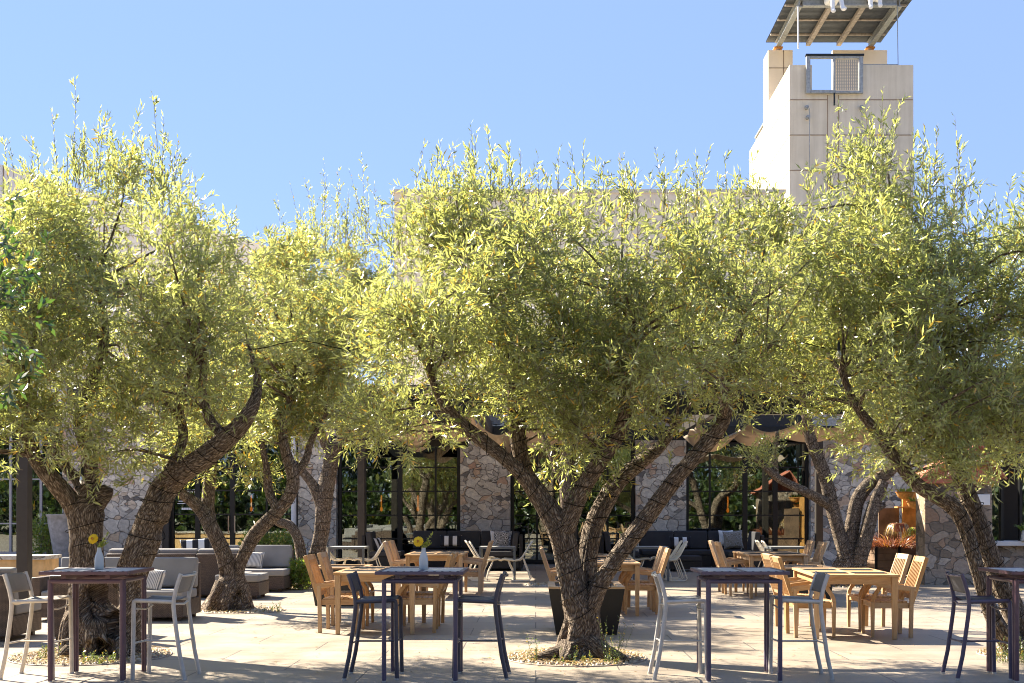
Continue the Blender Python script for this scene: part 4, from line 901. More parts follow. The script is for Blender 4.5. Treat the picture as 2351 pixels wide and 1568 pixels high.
# ------------------------------------------------------------------ trees
def nrm(a): return a / np.maximum(np.linalg.norm(a, axis=-1, keepdims=True), 1e-9)
def catmull(pts, step):
    P = [np.array(p, float) for p in pts]; P = [2 * P[0] - P[1]] + P + [2 * P[-1] - P[-2]]; out = []
    for i in range(1, len(P) - 2):
        n = max(2, int(np.linalg.norm(P[i + 1][:3] - P[i][:3]) / step))
        for k in range(n):
            t = k / n; a, b, c, d = P[i - 1], P[i], P[i + 1], P[i + 2]
            out.append(.5 * ((2 * b) + (-a + c) * t + (2 * a - 5 * b + 4 * c - d) * t * t + (-a + 3 * b - 3 * c + d) * t ** 3))
    out.append(P[-2]); return np.array(out)
class Wood:
    def __init__(s): s.v = []; s.f = []; s.uv = []; s.paths = []
    def limb(s, pts, n=20, step=.04, rough=.10, freq=1., flare=0., keep=True, seed=0., dents=()):
        """pts: (x, y, z, radius)"""
        C = catmull(pts, step); m = len(C); o = len(s.v); up = np.array([0, 1, 0.]); L = 0.
        if keep: s.paths.append(C)
        for i in range(m):
            p, r_ = C[i, :3], max(C[i, 3], .002); t = C[min(i + 1, m - 1), :3] - C[max(i - 1, 0), :3]; t /= np.linalg.norm(t) + 1e-9
            a = up - t * up.dot(t); a /= np.linalg.norm(a) + 1e-9; up = a; b = np.cross(t, a)
            if i: L += np.linalg.norm(C[i, :3] - C[i - 1, :3])
            for k in range(n + 1):
                th = 2 * math.pi * k / n; ct, st = math.cos(th), math.sin(th); rr = 1.
                if rough:
                    q = Vector((ct * 1.6 * freq + seed, st * 1.6 * freq, L * 1.1)); q2 = Vector((ct * 4.5 * freq, st * 4.5 * freq + seed, L * 2.2))
                    rr += rough * 1.5 * noise.noise(q) + rough * .9 * (.5 - abs(noise.noise(q2)) * 2)
                    if n > 30: rr += .036 * (.4 - 2.2 * abs(noise.noise(Vector((ct * 8 * freq, st * 8 * freq + seed, L * 3.2)))))
                if flare:
                    h = p[2]; fl = max(0., 1 - h / .55) ** 2; q = Vector((ct * 2.1 + seed, st * 2.1, h * .8)); rr += fl * flare * (.7 + 1.6 * noise.noise(q)) + flare * .28 * noise.noise(q * 2.) * max(0, 1 - h / 1.1)
                    if flare and h < 1.3: rr += .16 * (1 - h / 1.3) * (1 - 3.2 * abs(noise.noise(Vector((ct * 2.4 + seed * 3, st * 2.4, h * 1.4)))))
                w_ = p + (a * ct + b * st) * r_ * rr
                for (dc, dr, dd) in dents:
                    q_ = math.sqrt(((w_[0] - dc[0]) / dr[0]) ** 2 + ((w_[1] - dc[1]) / dr[1]) ** 2 + ((w_[2] - dc[2]) / dr[2]) ** 2)
                    if q_ < 1.35: w_ = w_ + (p - w_) / (np.linalg.norm(p - w_) + 1e-6) * dd * min(1., max(0., (1.35 - q_) / .6)) ; 
                s.v.append(tuple(w_)); s.uv.append((k / n * max(r_, .02) * 6.28, L))
        for i in range(m - 1):
            for k in range(n):
                a_ = o + i * (n + 1) + k; s.f.append((a_, a_ + 1, a_ + n + 2, a_ + n + 1))
        o2 = len(s.v); s.v.append(tuple(C[-1, :3])); s.uv.append((0, L))
        for k in range(n): a_ = o + (m - 1) * (n + 1) + k; s.f.append((a_, a_ + 1, o2, o2))
        return C
    def build(s, name, parent):
        V = np.array(s.v); Q = np.array(s.f); tri = Q[Q[:, 2] == Q[:, 3]][:, :3]; Q = Q[Q[:, 2] != Q[:, 3]]
        me = bpy.data.meshes.new(name); nl = len(Q) * 4 + len(tri) * 3
        me.vertices.add(len(V)); me.vertices.foreach_set("co", V.astype(np.float32).ravel()); li = np.concatenate([Q.ravel(), tri.ravel()]).astype(np.int32)
        me.loops.add(nl); me.loops.foreach_set("vertex_index", li); me.polygons.add(len(Q) + len(tri))
        me.polygons.foreach_set("loop_start", np.concatenate([np.arange(len(Q)) * 4, len(Q) * 4 + np.arange(len(tri)) * 3]).astype(np.int32)); me.update(calc_edges=True)
        u = me.uv_layers.new(name="UVMap"); u.data.foreach_set("uv", np.array(s.uv, dtype=np.float32)[li].ravel()); me.materials.append(MT["bark"]); me.shade_smooth()
        o = bpy.data.objects.new(name, me); SC.collection.objects.link(o); o.parent = parent; return o
def twigs(rng, P0, D, L, m, ll, lw, spread=(.5, 1.0), droop=.15, yel=.05, lightp=None, stem_w=.0022, t0=.12):
    """leaves on N twigs; returns leaf verts / quads / tints and stem verts / quads"""
    N = len(P0); t = (t0 + (1 - t0) * (np.arange(m) + .5) / m)[None, :] + rng.uniform(-.02, .02, (N, m))
    g = np.zeros((N, 1, 3)); g[..., 2] = -1
    pos = P0[:, None] + D[:, None] * (L[:, None, None] * t[..., None]) + g * (droop * L[:, None, None] * t[..., None] ** 2)
    rv = nrm(rng.normal(size=(N, m, 3))); Dn = nrm(D[:, None] + g * droop * 2 * t[..., None]); S = nrm(np.cross(Dn, rv)); ang = rng.uniform(spread[0], spread[1], (N, m, 1))
    d = nrm(Dn * np.cos(ang) + S * np.sin(ang)); l = ll * rng.uniform(.65, 1.25, (N, m, 1)); w = lw * rng.uniform(.75, 1.2, (N, m, 1)) / 2
    sd = nrm(np.cross(d, nrm(rng.normal(size=(N, m, 3))))); nn = np.cross(d, sd); bend = rng.uniform(-.12, .12, (N, m, 1)) * l
    mid = pos + d * l * .48 + nn * bend; V = np.stack([pos, mid + sd * w, pos + d * l, mid - sd * w], 2).reshape(-1, 3)
    Q = np.arange(len(V)).reshape(-1, 4); k = N * m
    br = rng.random((N, 1)) * .6 + rng.random((N, m)) * .4 if lightp is None else np.clip(lightp[:, None] * .6 + rng.random((N, m)) ** 1.3 * .75 - .15, 0, 1)
    yl = (rng.random((N, m)) < yel) * rng.uniform(.5, 1, (N, m)); T = np.ones((k, 4, 4)); T[..., 0] = br.reshape(-1, 1); T[..., 1] = yl.reshape(-1, 1); T = T.reshape(-1, 4)
    ts = np.array([0, .5, 1.])[None, :]; sp = P0[:, None] + D[:, None] * (L[:, None, None] * ts[..., None]) + g * (droop * L[:, None, None] * ts[..., None] ** 2)
    u = nrm(np.cross(D, rng.normal(size=(N, 3)))); v_ = np.cross(D, u); ring = []
    for a in (0, 2.094, 4.189): ring.append(sp + (u * math.cos(a) + v_ * math.sin(a))[:, None] * (stem_w * np.array([1.3, 1., .4]))[None, :, None])
    R_ = np.stack(ring, 2).reshape(N, 9, 3); SV = R_.reshape(-1, 3); fq = []
    for i in range(2):
        for a in range(3): b = (a + 1) % 3; fq.append((i * 3 + a, i * 3 + b, i * 3 + 3 + b, i * 3 + 3 + a))
    SQ = (np.array(fq)[None] + (np.arange(N) * 9)[:, None, None]).reshape(-1, 4)
    return V, Q, T, SV, SQ
def join(parts):
    Vs, Qs, Ts, o = [], [], [], 0
    for p in parts: Vs.append(p[0]); Qs.append(p[1] + o); o += len(p[0]); Ts.append(p[2] if len(p) > 2 else None)
    return np.concatenate(Vs), np.concatenate(Qs), (np.concatenate(Ts) if Ts[0] is not None else None)
simple("twig_bark", (.16, .12, .085), .9, 0, .3, 20)

def tree(name, seed, Y, limbs, blobs, shoots, label, cl=1., ll=.094, lw=.0180, yel=.05, twn=28, lpt=12, leafmat="olive_leaf", roughb=.11, segs=48, step=.028, group="olive trees of the terrace", base=None, dents=(), wires=(), twl=(.20, .42), up=.45):
    rng = np.random.default_rng(seed); f = Y / F
    root = tag(empty(name, (0, 0, 0)), label, "tree", group)
    wd = Wood()
    for i, lb in enumerate(limbs):
        pts = [(XA(px, Y + dy), Y + dy, ZA(py, Y + dy), w * .85 * (Y + dy) / F / 2) for (px, py, w, dy) in lb]
        wd.limb(pts, segs if pts[0][3] > .06 else 12, step, roughb, 1., flare=(base if (base and i in (0, 1) and pts[0][2] < .25) else 0.), seed=seed + i * 3.1, dents=dents)
    path = np.concatenate([c for c in wd.paths]); hi = path[path[:, 2] > 1.9]
    clumps = []
    for (px, py, rx, rz, dy, ry) in blobs:       # ellipsoid: centre px/py, radii in px, depth offset and depth radius in metres
        c = np.array([XA(px, Y + dy), Y + dy, ZA(py, Y + dy)]); r_ = np.array([rx * f, ry, rz * f]); area = (r_[0] * r_[2] + r_[0] * r_[1] + r_[1] * r_[2])
        n = max(5, int(area * 11 * cl)); d = nrm(rng.normal(size=(n, 3))); d[:, 2] = np.where(d[:, 2] < -.75, -d[:, 2], d[:, 2]); rad = rng.uniform(.30, 1., n) ** .42
        rad *= np.array([1 + .16 * noise.noise(Vector(q) * 2.3 + Vector((seed, 0, 0))) for q in d])
        for k in range(n): clumps.append((c + d[k] * r_ * rad[k], nrm(d[k] * (1 / r_))))
    CP = np.array([a for a, _ in clumps]); CN = np.array([b for _, b in clumps])
    void = np.array([noise.noise(Vector(q) * 1.05 + Vector((0, seed * 1.7, 0))) + .5 * noise.noise(Vector(q) * 2.3) for q in CP]); zt = np.array([P3(0, 520, Y).z, P3(0, 760, Y).z]); hi_ = np.clip((CP[:, 2] - zt[1]) / (zt[0] - zt[1]), 0, 1); keep = (CP[:, 2] > 1.75) & (void > -.22 + .16 * hi_); CP, CN = CP[keep], CN[keep]; K = len(CP)
    # a branch to every second clump
    for k in range(0, K, 2):
        dd = np.linalg.norm(hi[:, :3] - CP[k], axis=1) + np.maximum(0, hi[:, 2] - CP[k, 2]) * .8; j = int(np.argmin(dd * rng.uniform(.85, 1.3, len(dd)))); a = hi[j, :3]; e = CP[k]; L_ = np.linalg.norm(e - a)
        if L_ < .12 or L_ > 3.2: continue
        r0 = min(hi[j, 3] * .7, .012 + .012 * L_); md = (a + e) / 2 + rng.normal(size=3) * .07 * L_ + np.array([0, 0, .06 * L_])
        wd.limb([(*a, r0), (*md, r0 * .62), (*e, .005)], 6, .12, 0, keep=False)
    parts, stems = [], []
    tone = np.array([noise.noise(Vector(q) * .9 + Vector((seed * 2, 0, 0))) * 1.3 + .52 for q in CP])
    idx = np.repeat(np.arange(K), twn); N = len(idx)
    P0 = CP[idx] + rng.normal(size=(N, 3)) * np.array([.17, .17, .15])
    D = nrm(CN[idx] * .55 + rng.normal(size=(N, 3)) * .62 + np.array([0, 0, up]))
    a = twigs(rng, P0, D, rng.uniform(twl[0], twl[1], N), lpt, ll, lw, yel=yel, lightp=np.clip(tone[idx] + rng.uniform(-.25, .25, N), 0, 1)); parts.append(a[:3]); stems.append(a[3:])
    # long upright whips
    sp, sd, sl_, = [], [], []
    for (px, pt, pb, dy, nside) in shoots:
        zt, zb = ZA(pt, Y + dy), ZA(pb, Y + dy); x = XA(px, Y + dy)
        for q in range(1 + nside):
            h = (zt - zb) * (1 if q == 0 else rng.uniform(.3, .8)); ox = 0 if q == 0 else rng.normal() * .16; lean = rng.normal() * .10
            p = np.array([x + ox - lean * h, Y + dy + (0 if q == 0 else rng.normal() * .2), zb]); d = nrm(np.array([lean, rng.normal() * .08, 1.]))
            sp.append(p); sd.append(d); sl_.append(h)
            for _ in range(int(h / .19)):
                t = rng.uniform(.05, .92); sp.append(p + d * h * t); a_ = rng.uniform(0, 6.28); sd.append(nrm(d + np.array([math.cos(a_), math.sin(a_), 0]) * .75)); sl_.append(rng.uniform(.12, .30) * (1.1 - t * .7))
    if sp:
        sp, sd, sl_ = np.array(sp), np.array(sd), np.array(sl_); big = sl_ > .31
        if big.any(): a = twigs(rng, sp[big], sd[big], sl_[big], 22, ll * .72, lw * .8, (.25, .7), .02, yel=.02, stem_w=.0032); parts.append(a[:3]); stems.append(a[3:])
        a = twigs(rng, sp[~big], sd[~big], sl_[~big], 8, ll * .72, lw * .8, (.25, .7), .02, yel=.02, stem_w=.002); parts.append(a[:3]); stems.append(a[3:])
    V, Q, T = join(parts); crown = fast_mesh("crown", V, Q, leafmat, root, T)
    SV, SQ, _ = join([(x[0], x[1]) for x in stems]); fast_mesh("twigs", SV, SQ, "twig_bark", root)
    wd.build("trunk", root)
    # dark fairy-light cable wound round the limbs: it lies on the tree, a thing of its own
    if wires:
        b = MB(); rr = random.Random(seed)
        for li, t0, t1, pitch in wires:
            C = wd.paths[li]; n_ = len(C); i0, i1 = int(n_ * t0), int(n_ * t1); pts = []; L = 0; ph = rr.random() * 6
            for i in range(i0, i1):
                t = C[min(i + 1, n_ - 1), :3] - C[max(i - 1, 0), :3]; t = t / np.linalg.norm(t); a_ = np.array([0, 1., 0]) - t * t[1]; a_ /= np.linalg.norm(a_); b_ = np.cross(t, a_)
                L = np.linalg.norm(C[i, :3] - C[max(i - 1, 0), :3])
                for s_ in range(4):
                    ph += L / 4 / pitch * 6.283 * (1 + .5 * math.sin(i * .7)); p = C[i, :3] + (C[min(i + 1, n_ - 1), :3] - C[i, :3]) * s_ / 4
                    pts.append(p + (a_ * math.cos(ph) + b_ * math.sin(ph)) * (C[i, 3] * 1.17 + .004))
            if len(pts) > 3: b.tube(pts, .0042, 5)
        o = b.build("fairy_light_cable", "wire"); return root, o, (CP, wd)
    return root, None, (CP, wd)

# middle olive -------------------------------------------------
t4, w4, _ = tree("olive_tree", 4, 12.5, [
    [(1332, 1512, 92, 0), (1332, 1470, 82, 0), (1332, 1420, 76, 0), (1322, 1370, 74, 0), (1306, 1300, 66, .02), (1292, 1240, 62, .0), (1268, 1185, 62, -.02), (1236, 1140, 50, -.08), (1198, 1090, 42, -.15), (1150, 1045, 38, -.25), (1095, 1002, 37, -.35), (1045, 962, 32, -.45), (1010, 910, 26, -.5), (985, 850, 20, -.6), (960, 780, 14, -.6)],
    [(1352, 1512, 80, .05), (1350, 1460, 70, .04), (1350, 1400, 66, .04), (1352, 1350, 54, .12), (1348, 1290, 49, .2), (1360, 1220, 50, .26), (1386, 1160, 50, .3), (1420, 1105, 44, .38), (1470, 1062, 38, .5), (1520, 1020, 30, .7), (1560, 960, 22, .9)],
    [(1350, 1405, 54, 0), (1378, 1340, 48, -.05), (1414, 1282, 45, -.1), (1454, 1228, 45, -.15), (1502, 1165, 44, -.2), (1552, 1098, 42, -.25), (1606, 1036, 42, -.3), (1652, 980, 40, -.3), (1668, 930, 32, -.3), (1666, 870, 26, -.25), (1690, 790, 20, -.2), (1720, 700, 13, -.2)],
    [(1262, 1178, 60, 0), (1236, 1130, 50, .12), (1204, 1078, 44, .18), (1190, 1010, 42, .2), (1184, 940, 41, .2), (1184, 870, 39, .2), (1172, 800, 34, .2), (1150, 740, 28, .15), (1120, 670, 20, .1), (1090, 600, 12, 0)],
    [(1298, 1215, 58, -.02), (1318, 1165, 50, -.08), (1342, 1115, 46, -.14), (1380, 1055, 42, -.2), (1418, 1000, 38, -.25), (1436, 940, 33, -.3), (1432, 870, 28, -.3), (1440, 800, 22, -.3), (1460, 720, 15, -.3)],
    [(1668, 930, 20, -.3), (1610, 850, 16, 0), (1560, 760, 12, .3)], [(1184, 900, 24, .2), (1240, 830, 20, .3), (1290, 750, 14, .4)], [(1666, 870, 20, -.25), (1730, 830, 14, -.4), (1780, 780, 9, -.5)],
    [(1330, 1480, 60, -.1), (1290, 1497, 44, -.22), (1245, 1508, 26, -.30), (1215, 1514, 10, -.32)], [(1350, 1480, 60, -.1), (1392, 1500, 44, -.28), (1430, 1512, 24, -.38), (1450, 1518, 8, -.4)], [(1300, 1485, 46, -.15), (1300, 1505, 34, -.4), (1290, 1520, 12, -.5)]],
    [(1010, 690, 165, 180, -.2, 1.5), (950, 850, 130, 120, -.5, 1.1), (1090, 575, 165, 130, .1, 1.5), (1250, 690, 170, 170, .2, 1.9), (1420, 640, 200, 150, .2, 1.9), (1600, 610, 180, 140, .2, 1.7), (1710, 720, 130, 160, -.2, 1.4), (1540, 810, 190, 150, -.2, 1.7),
     (1330, 870, 170, 120, .4, 1.5), (1090, 880, 130, 100, -.5, 1.0), (1430, 960, 150, 75, -.4, .8), (1720, 890, 90, 80, -.3, .9), (1790, 610, 70, 130, .2, 1.2), (930, 965, 90, 45, -.4, .6), (1040, 960, 90, 60, -.7, .6), (1560, 1010, 60, 40, -.4, .5), (1300, 1000, 100, 55, .1, .8)],
    [(1078, 262, 470, 0, 3), (1012, 318, 480, -.3, 3), (1120, 300, 470, .2, 3), (1165, 330, 480, .3, 2), (975, 320, 460, .4, 1), (1195, 345, 500, 0, 2), (1235, 350, 510, .2, 2), (1340, 318, 520, 0, 3), (1282, 345, 530, -.3, 3), (1385, 360, 530, .3, 3), (1425, 345, 520, -.2, 3), (1460, 370, 530, .1, 2),
     (1505, 322, 520, 0, 3), (1548, 350, 520, .2, 3), (1600, 345, 500, -.2, 3), (1632, 328, 500, .1, 3), (1665, 350, 510, 0, 3), (1700, 380, 540, .2, 2), (1045, 340, 480, .5, 2), (900, 440, 600, 0, 2), (930, 420, 560, .2, 2), (1760, 400, 560, 0, 3)],
    "gnarled middle olive tree splitting into five leaning limbs from one flared trunk", base=.75, wires=[(0, .10, .75, .24), (1, .2, .8, .25), (2, .08, .66, .22), (3, .2, .75, .16), (4, .1, .6, .2)])
tag(w4, "dark fairy-light cable wound round the middle olive's leaning limbs", "light cable", "fairy-light cables on the olives")
# big left olive -------------------------------------------------
t1, w1, _ = tree("olive_tree", 11, 12.75, [
    [(222, 1520, 150, 0), (220, 1470, 142, 0), (212, 1410, 130, 0), (202, 1350, 96, 0), (198, 1290, 84, 0), (196, 1230, 84, 0), (198, 1180, 92, 0), (206, 1135, 66, .05), (206, 1085, 46, .08), (202, 1030, 40, .1), (186, 970, 38, .1), (200, 900, 34, .1), (230, 830, 28, .1), (240, 740, 20, .1), (220, 640, 12, .1)],
    [(262, 1520, 120, .05), (272, 1465, 112, .05), (292, 1400, 92, .05), (298, 1340, 78, .05), (318, 1280, 80, .0), (340, 1220, 78, 0), (358, 1165, 74, -.03), (378, 1118, 68, -.06), (418, 1082, 62, -.12), (470, 1048, 58, -.2), (520, 1008, 52, -.28), (560, 965, 44, -.3), (586, 915, 30, -.2), (590, 860, 18, 0), (570, 790, 9, .2)],
    [(188, 1185, 66, 0), (162, 1150, 50, -.06), (130, 1112, 46, -.12), (100, 1078, 42, -.18), (70, 1030, 34, -.2), (50, 960, 28, -.2), (60, 870, 20, -.2), (80, 760, 12, -.2)],
    [(215, 1160, 60, .02), (240, 1132, 46, .03), (248, 1118, 30, .03)], [(198, 1140, 40, .0), (178, 1102, 30, .1), (150, 1070, 26, .2), (120, 1030, 20, .3)],
    [(378, 1118, 44, -.06), (400, 1060, 30, 0), (420, 1000, 26, .1), (412, 930, 22, .1), (440, 840, 16, .1)], [(520, 1008, 30, -.28), (480, 960, 26, -.2), (465, 900, 22, -.1), (470, 820, 15, 0)],
    [(205, 1480, 70, -.1), (160, 1500, 50, -.25), (140, 1515, 30, -.32)], [(250, 1470, 80, -.15), (270, 1500, 56, -.35), (280, 1518, 30, -.45)], [(180, 1400, 60, -.02), (160, 1440, 50, -.1), (152, 1490, 44, -.18), (148, 1516, 30, -.2)]],
    [(90, 600, 150, 170, 0, 1.6), (300, 560, 170, 130, .2, 1.7), (440, 690, 120, 150, -.1, 1.5), (120, 800, 170, 160, -.3, 1.5), (310, 760, 180, 170, .2, 1.8), (480, 850, 115, 120, -.2, 1.2), (-30, 760, 130, 220, .2, 1.5), (200, 930, 150, 100, -.4, 1.1), (380, 950, 150, 90, .0, 1.2), (60, 1000, 110, 60, -.4, .8), (200, 470, 120, 80, .2, 1.2), (-10, 1040, 90, 55, -.2, .7), (310, 1020, 110, 45, -.1, .8)],
    [(183, 182, 420, 0, 4), (130, 255, 430, .2, 3), (240, 265, 430, -.2, 3), (355, 215, 440, 0, 4), (320, 285, 440, .3, 3), (385, 270, 470, -.2, 3), (410, 315, 500, .2, 3), (15, 318, 440, 0, 2), (70, 310, 430, .2, 2), (200, 330, 430, .4, 3), (285, 330, 450, -.3, 3), (450, 400, 560, .1, 2), (460, 470, 600, .2, 2), (160, 330, 440, 0, 2), (95, 360, 460, -.2, 3), (515, 470, 620, 0, 3), (545, 500, 640, .2, 2), (345, 330, 470, .1, 3)],
    "biggest leftmost olive tree with a hollow twin trunk and a heavy limb leaning right", base=.38, dents=[(P3(222, 1385, 12.5), (.17, .35, .16), .32), (P3(258, 1460, 12.5), (.06, .4, .24), .36), (P3(232, 1490, 12.5), (.10, .4, .10), .16), (P3(366, 1222, 12.6), (.05, .3, .09), .07), (P3(372, 1128, 12.6), (.05, .3, .05), .06)], wires=[(0, .3, .62, .22), (1, .3, .75, .2)])
tag(w1, "dark fairy-light cable wound round the big hollow olive's twin trunks", "light cable", "fairy-light cables on the olives")
# right olive -------------------------------------------------
t6, w6, _ = tree("olive_tree", 23, 12.7, [
    [(2398, 1520, 110, 0), (2376, 1490, 92, 0), (2340, 1425, 62, 0), (2300, 1340, 54, 0), (2268, 1265, 50, 0), (2244, 1190, 48, 0), (2212, 1110, 46, .05), (2190, 1050, 42, .1), (2160, 980, 38, .1), (2140, 900, 38, .1), (2160, 820, 32, .1), (2180, 720, 24, .1), (2150, 600, 15, 0), (2100, 500, 8, 0)],
    [(2362, 1515, 90, -.1), (2330, 1480, 58, -.1), (2292, 1440, 42, -.12), (2262, 1370, 38, -.15), (2244, 1310, 36, -.18), (2228, 1250, 38, -.2), (2212, 1200, 42, -.2), (2190, 1165, 42, -.22), (2150, 1140, 38, -.3), (2105, 1112, 36, -.35), (2060, 1060, 32, -.4), (2010, 990, 27, -.4), (1965, 930, 22, -.4), (1930, 850, 15, -.4)],
    [(2140, 900, 30, .1), (2230, 820, 24, .3), (2290, 720, 16, .4)], [(2160, 820, 24, .1), (2080, 720, 20, 0), (2040, 620, 15, 0), (2050, 500, 9, 0), (2040, 400, 5, 0)], [(2190, 1050, 24, .1), (2260, 980, 18, .2), (2330, 900, 12, .3)],
    [(2100, 560, 12, 0), (2030, 500, 8, -.1), (1960, 470, 6, -.1), (1880, 480, 4, -.1)]],
    [(2045, 420, 85, 90, 0, .8), (1960, 440, 90, 60, 0, .7), (2060, 570, 110, 80, 0, 1.0), (1960, 680, 120, 130, 0, 1.4), (2110, 740, 150, 150, .1, 1.7), (2240, 700, 150, 130, .2, 1.6), (2360, 650, 130, 130, .2, 1.5), (2330, 820, 150, 150, .1, 1.6), (1990, 850, 130, 120, -.2, 1.3), (2150, 890, 150, 110, -.2, 1.5), (2080, 980, 130, 80, -.4, 1.0), (2250, 1010, 130, 65, -.2, 1.0), (2370, 980, 110, 80, 0, 1.0), (2200, 1050, 60, 35, -.5, .5), (1900, 740, 70, 90, .1, .9)],
    [(2025, 198, 400, 0, 4), (1995, 255, 420, .1, 4), (2060, 240, 430, -.1, 4), (2100, 300, 460, .1, 3), (1925, 250, 440, 0, 3), (1965, 290, 440, .2, 4), (1900, 330, 450, 0, 3), (2155, 275, 520, .1, 3), (2185, 265, 540, 0, 3), (2215, 310, 560, .2, 3), (1860, 360, 500, 0, 2), (2130, 330, 520, .2, 3), (2340, 470, 600, 0, 4), (2300, 480, 590, .1, 3), (2250, 420, 600, 0, 2)],
    "rightmost olive tree, its long trunks leaning left, loose pale sprays against the tower", base=.3, yel=.03, wires=[(0, .1, .5, .2), (1, .12, .5, .2)])
tag(w6, "dark fairy-light cable wound round the rightmost olive's leaning trunks", "light cable", "fairy-light cables on the olives")
# small olive by the lounge sofas ---------------------------------
t2, w2, _ = tree("olive_tree", 31, 18.4, [
    [(520, 1408, 84, 0), (522, 1370, 74, 0), (524, 1325, 42, 0), (516, 1280, 40, 0), (500, 1240, 40, 0), (482, 1205, 38, 0), (465, 1175, 34, 0), (440, 1150, 30, -.1), (415, 1130, 26, -.2), (395, 1090, 20, -.2), (390, 1020, 14, -.2)],
    [(538, 1408, 72, .05), (545, 1360, 62, .05), (548, 1310, 34, .05), (572, 1250, 36, .05), (600, 1210, 38, .05), (632, 1178, 38, .05), (660, 1145, 36, .05), (672, 1110, 34, .05), (668, 1075, 32, .05), (655, 1035, 28, .05), (650, 980, 22, .05), (670, 900, 16, .05), (680, 820, 10, .05)],
    [(484, 1212, 36, .1), (478, 1160, 34, .15), (482, 1100, 33, .2), (484, 1040, 30, .2), (476, 970, 24, .2), (490, 880, 16, .2)], [(668, 1095, 26, .1), (700, 1060, 20, .2), (716, 1010, 16, .3), (750, 950, 10, .3)], [(640, 1172, 26, .0), (618, 1130, 24, .1), (612, 1080, 20, .1), (600, 1010, 14, .1)],
    [(510, 1340, 36, -.1), (492, 1375, 30, -.2), (482, 1402, 22, -.25)], [(528, 1350, 34, -.15), (516, 1385, 28, -.3), (512, 1408, 18, -.35)]],
    [(820, 800, 100, 110, .4, 1.4), (640, 760, 110, 130, 0, 1.7), (660, 900, 120, 110, 0, 1.5), (560, 1000, 110, 60, -.1, 1.2), (700, 660, 90, 80, 0, 1.4), (560, 900, 110, 100, .2, 1.4), (470, 1010, 90, 60, .2, 1.2), (720, 960, 80, 60, .1, 1.0), (530, 1075, 60, 25, .1, .6)],
    [(640, 520, 660, 0, 2), (600, 560, 700, .2, 2), (700, 480, 640, 0, 2)],
    "small olive with a knotted flared base forking low among the wicker sofas", cl=.9, ll=.108, lw=.022, yel=.10, segs=20, step=.05, base=.5, dents=[(P3(540, 1385, 18.1), (.03, .4, .16), .2), (P3(504, 1395, 18.1), (.03, .4, .12), .15), (P3(500, 1320, 18.1), (.04, .3, .07), .08)], wires=[(0, .25, .9, .2), (1, .2, .7, .2)], lpt=13)
tag(w2, "dark fairy-light cable wound round the low-forking olive by the sofas", "light cable", "fairy-light cables on the olives")
# slim twin olive beside the narrow pier --------------------------
t3, w3, _ = tree("olive_tree", 37, 23.8, [
    [(712, 1350, 64, 0), (716, 1320, 50, 0), (728, 1270, 42, 0), (738, 1220, 40, 0), (742, 1170, 42, 0), (748, 1120, 44, 0), (758, 1070, 40, 0), (766, 1035, 34, 0), (790, 1000, 22, 0), (820, 940, 14, 0)],
    [(700, 1350, 44, -.1), (694, 1310, 28, -.1), (692, 1275, 28, -.1), (684, 1235, 28, -.1), (664, 1205, 28, -.1), (640, 1198, 26, -.1), (630, 1170, 22, -.1)], [(740, 1165, 34, 0), (722, 1120, 28, 0), (700, 1090, 24, 0), (688, 1078, 20, 0)], [(762, 1045, 30, 0), (742, 1010, 24, 0), (730, 960, 18, 0), (735, 880, 12, 0)]],
    [(740, 660, 120, 90, 0, 2.0), (760, 780, 120, 110, 0, 1.8), (830, 880, 110, 80, 0, 1.5), (720, 900, 90, 90, 0, 1.4), (800, 990, 120, 35, 0, .9), (850, 760, 80, 110, .2, 1.5)],
    [(742, 350, 560, 0, 3), (775, 370, 560, .2, 4), (800, 380, 560, 0, 4), (832, 348, 560, .2, 4), (860, 420, 580, 0, 4), (700, 400, 580, 0, 3), (665, 410, 600, .3, 3), (640, 450, 620, 0, 3), (720, 450, 580, .4, 4), (680, 500, 620, 0, 4), (820, 440, 570, .5, 4), (755, 460, 580, .6, 4), (790, 470, 580, -.5, 4), (850, 500, 600, .5, 3)],
    "slim olive with a pale mossy second stem, standing against the narrow pier", cl=.85, ll=.10, lw=.021, yel=.12, segs=18, step=.06, base=.3, wires=[(0, .15, .85, .22)], lpt=12)
tag(w3, "dark fairy-light cable wound round the slim olive by the narrow pier", "light cable", "fairy-light cables on the olives")
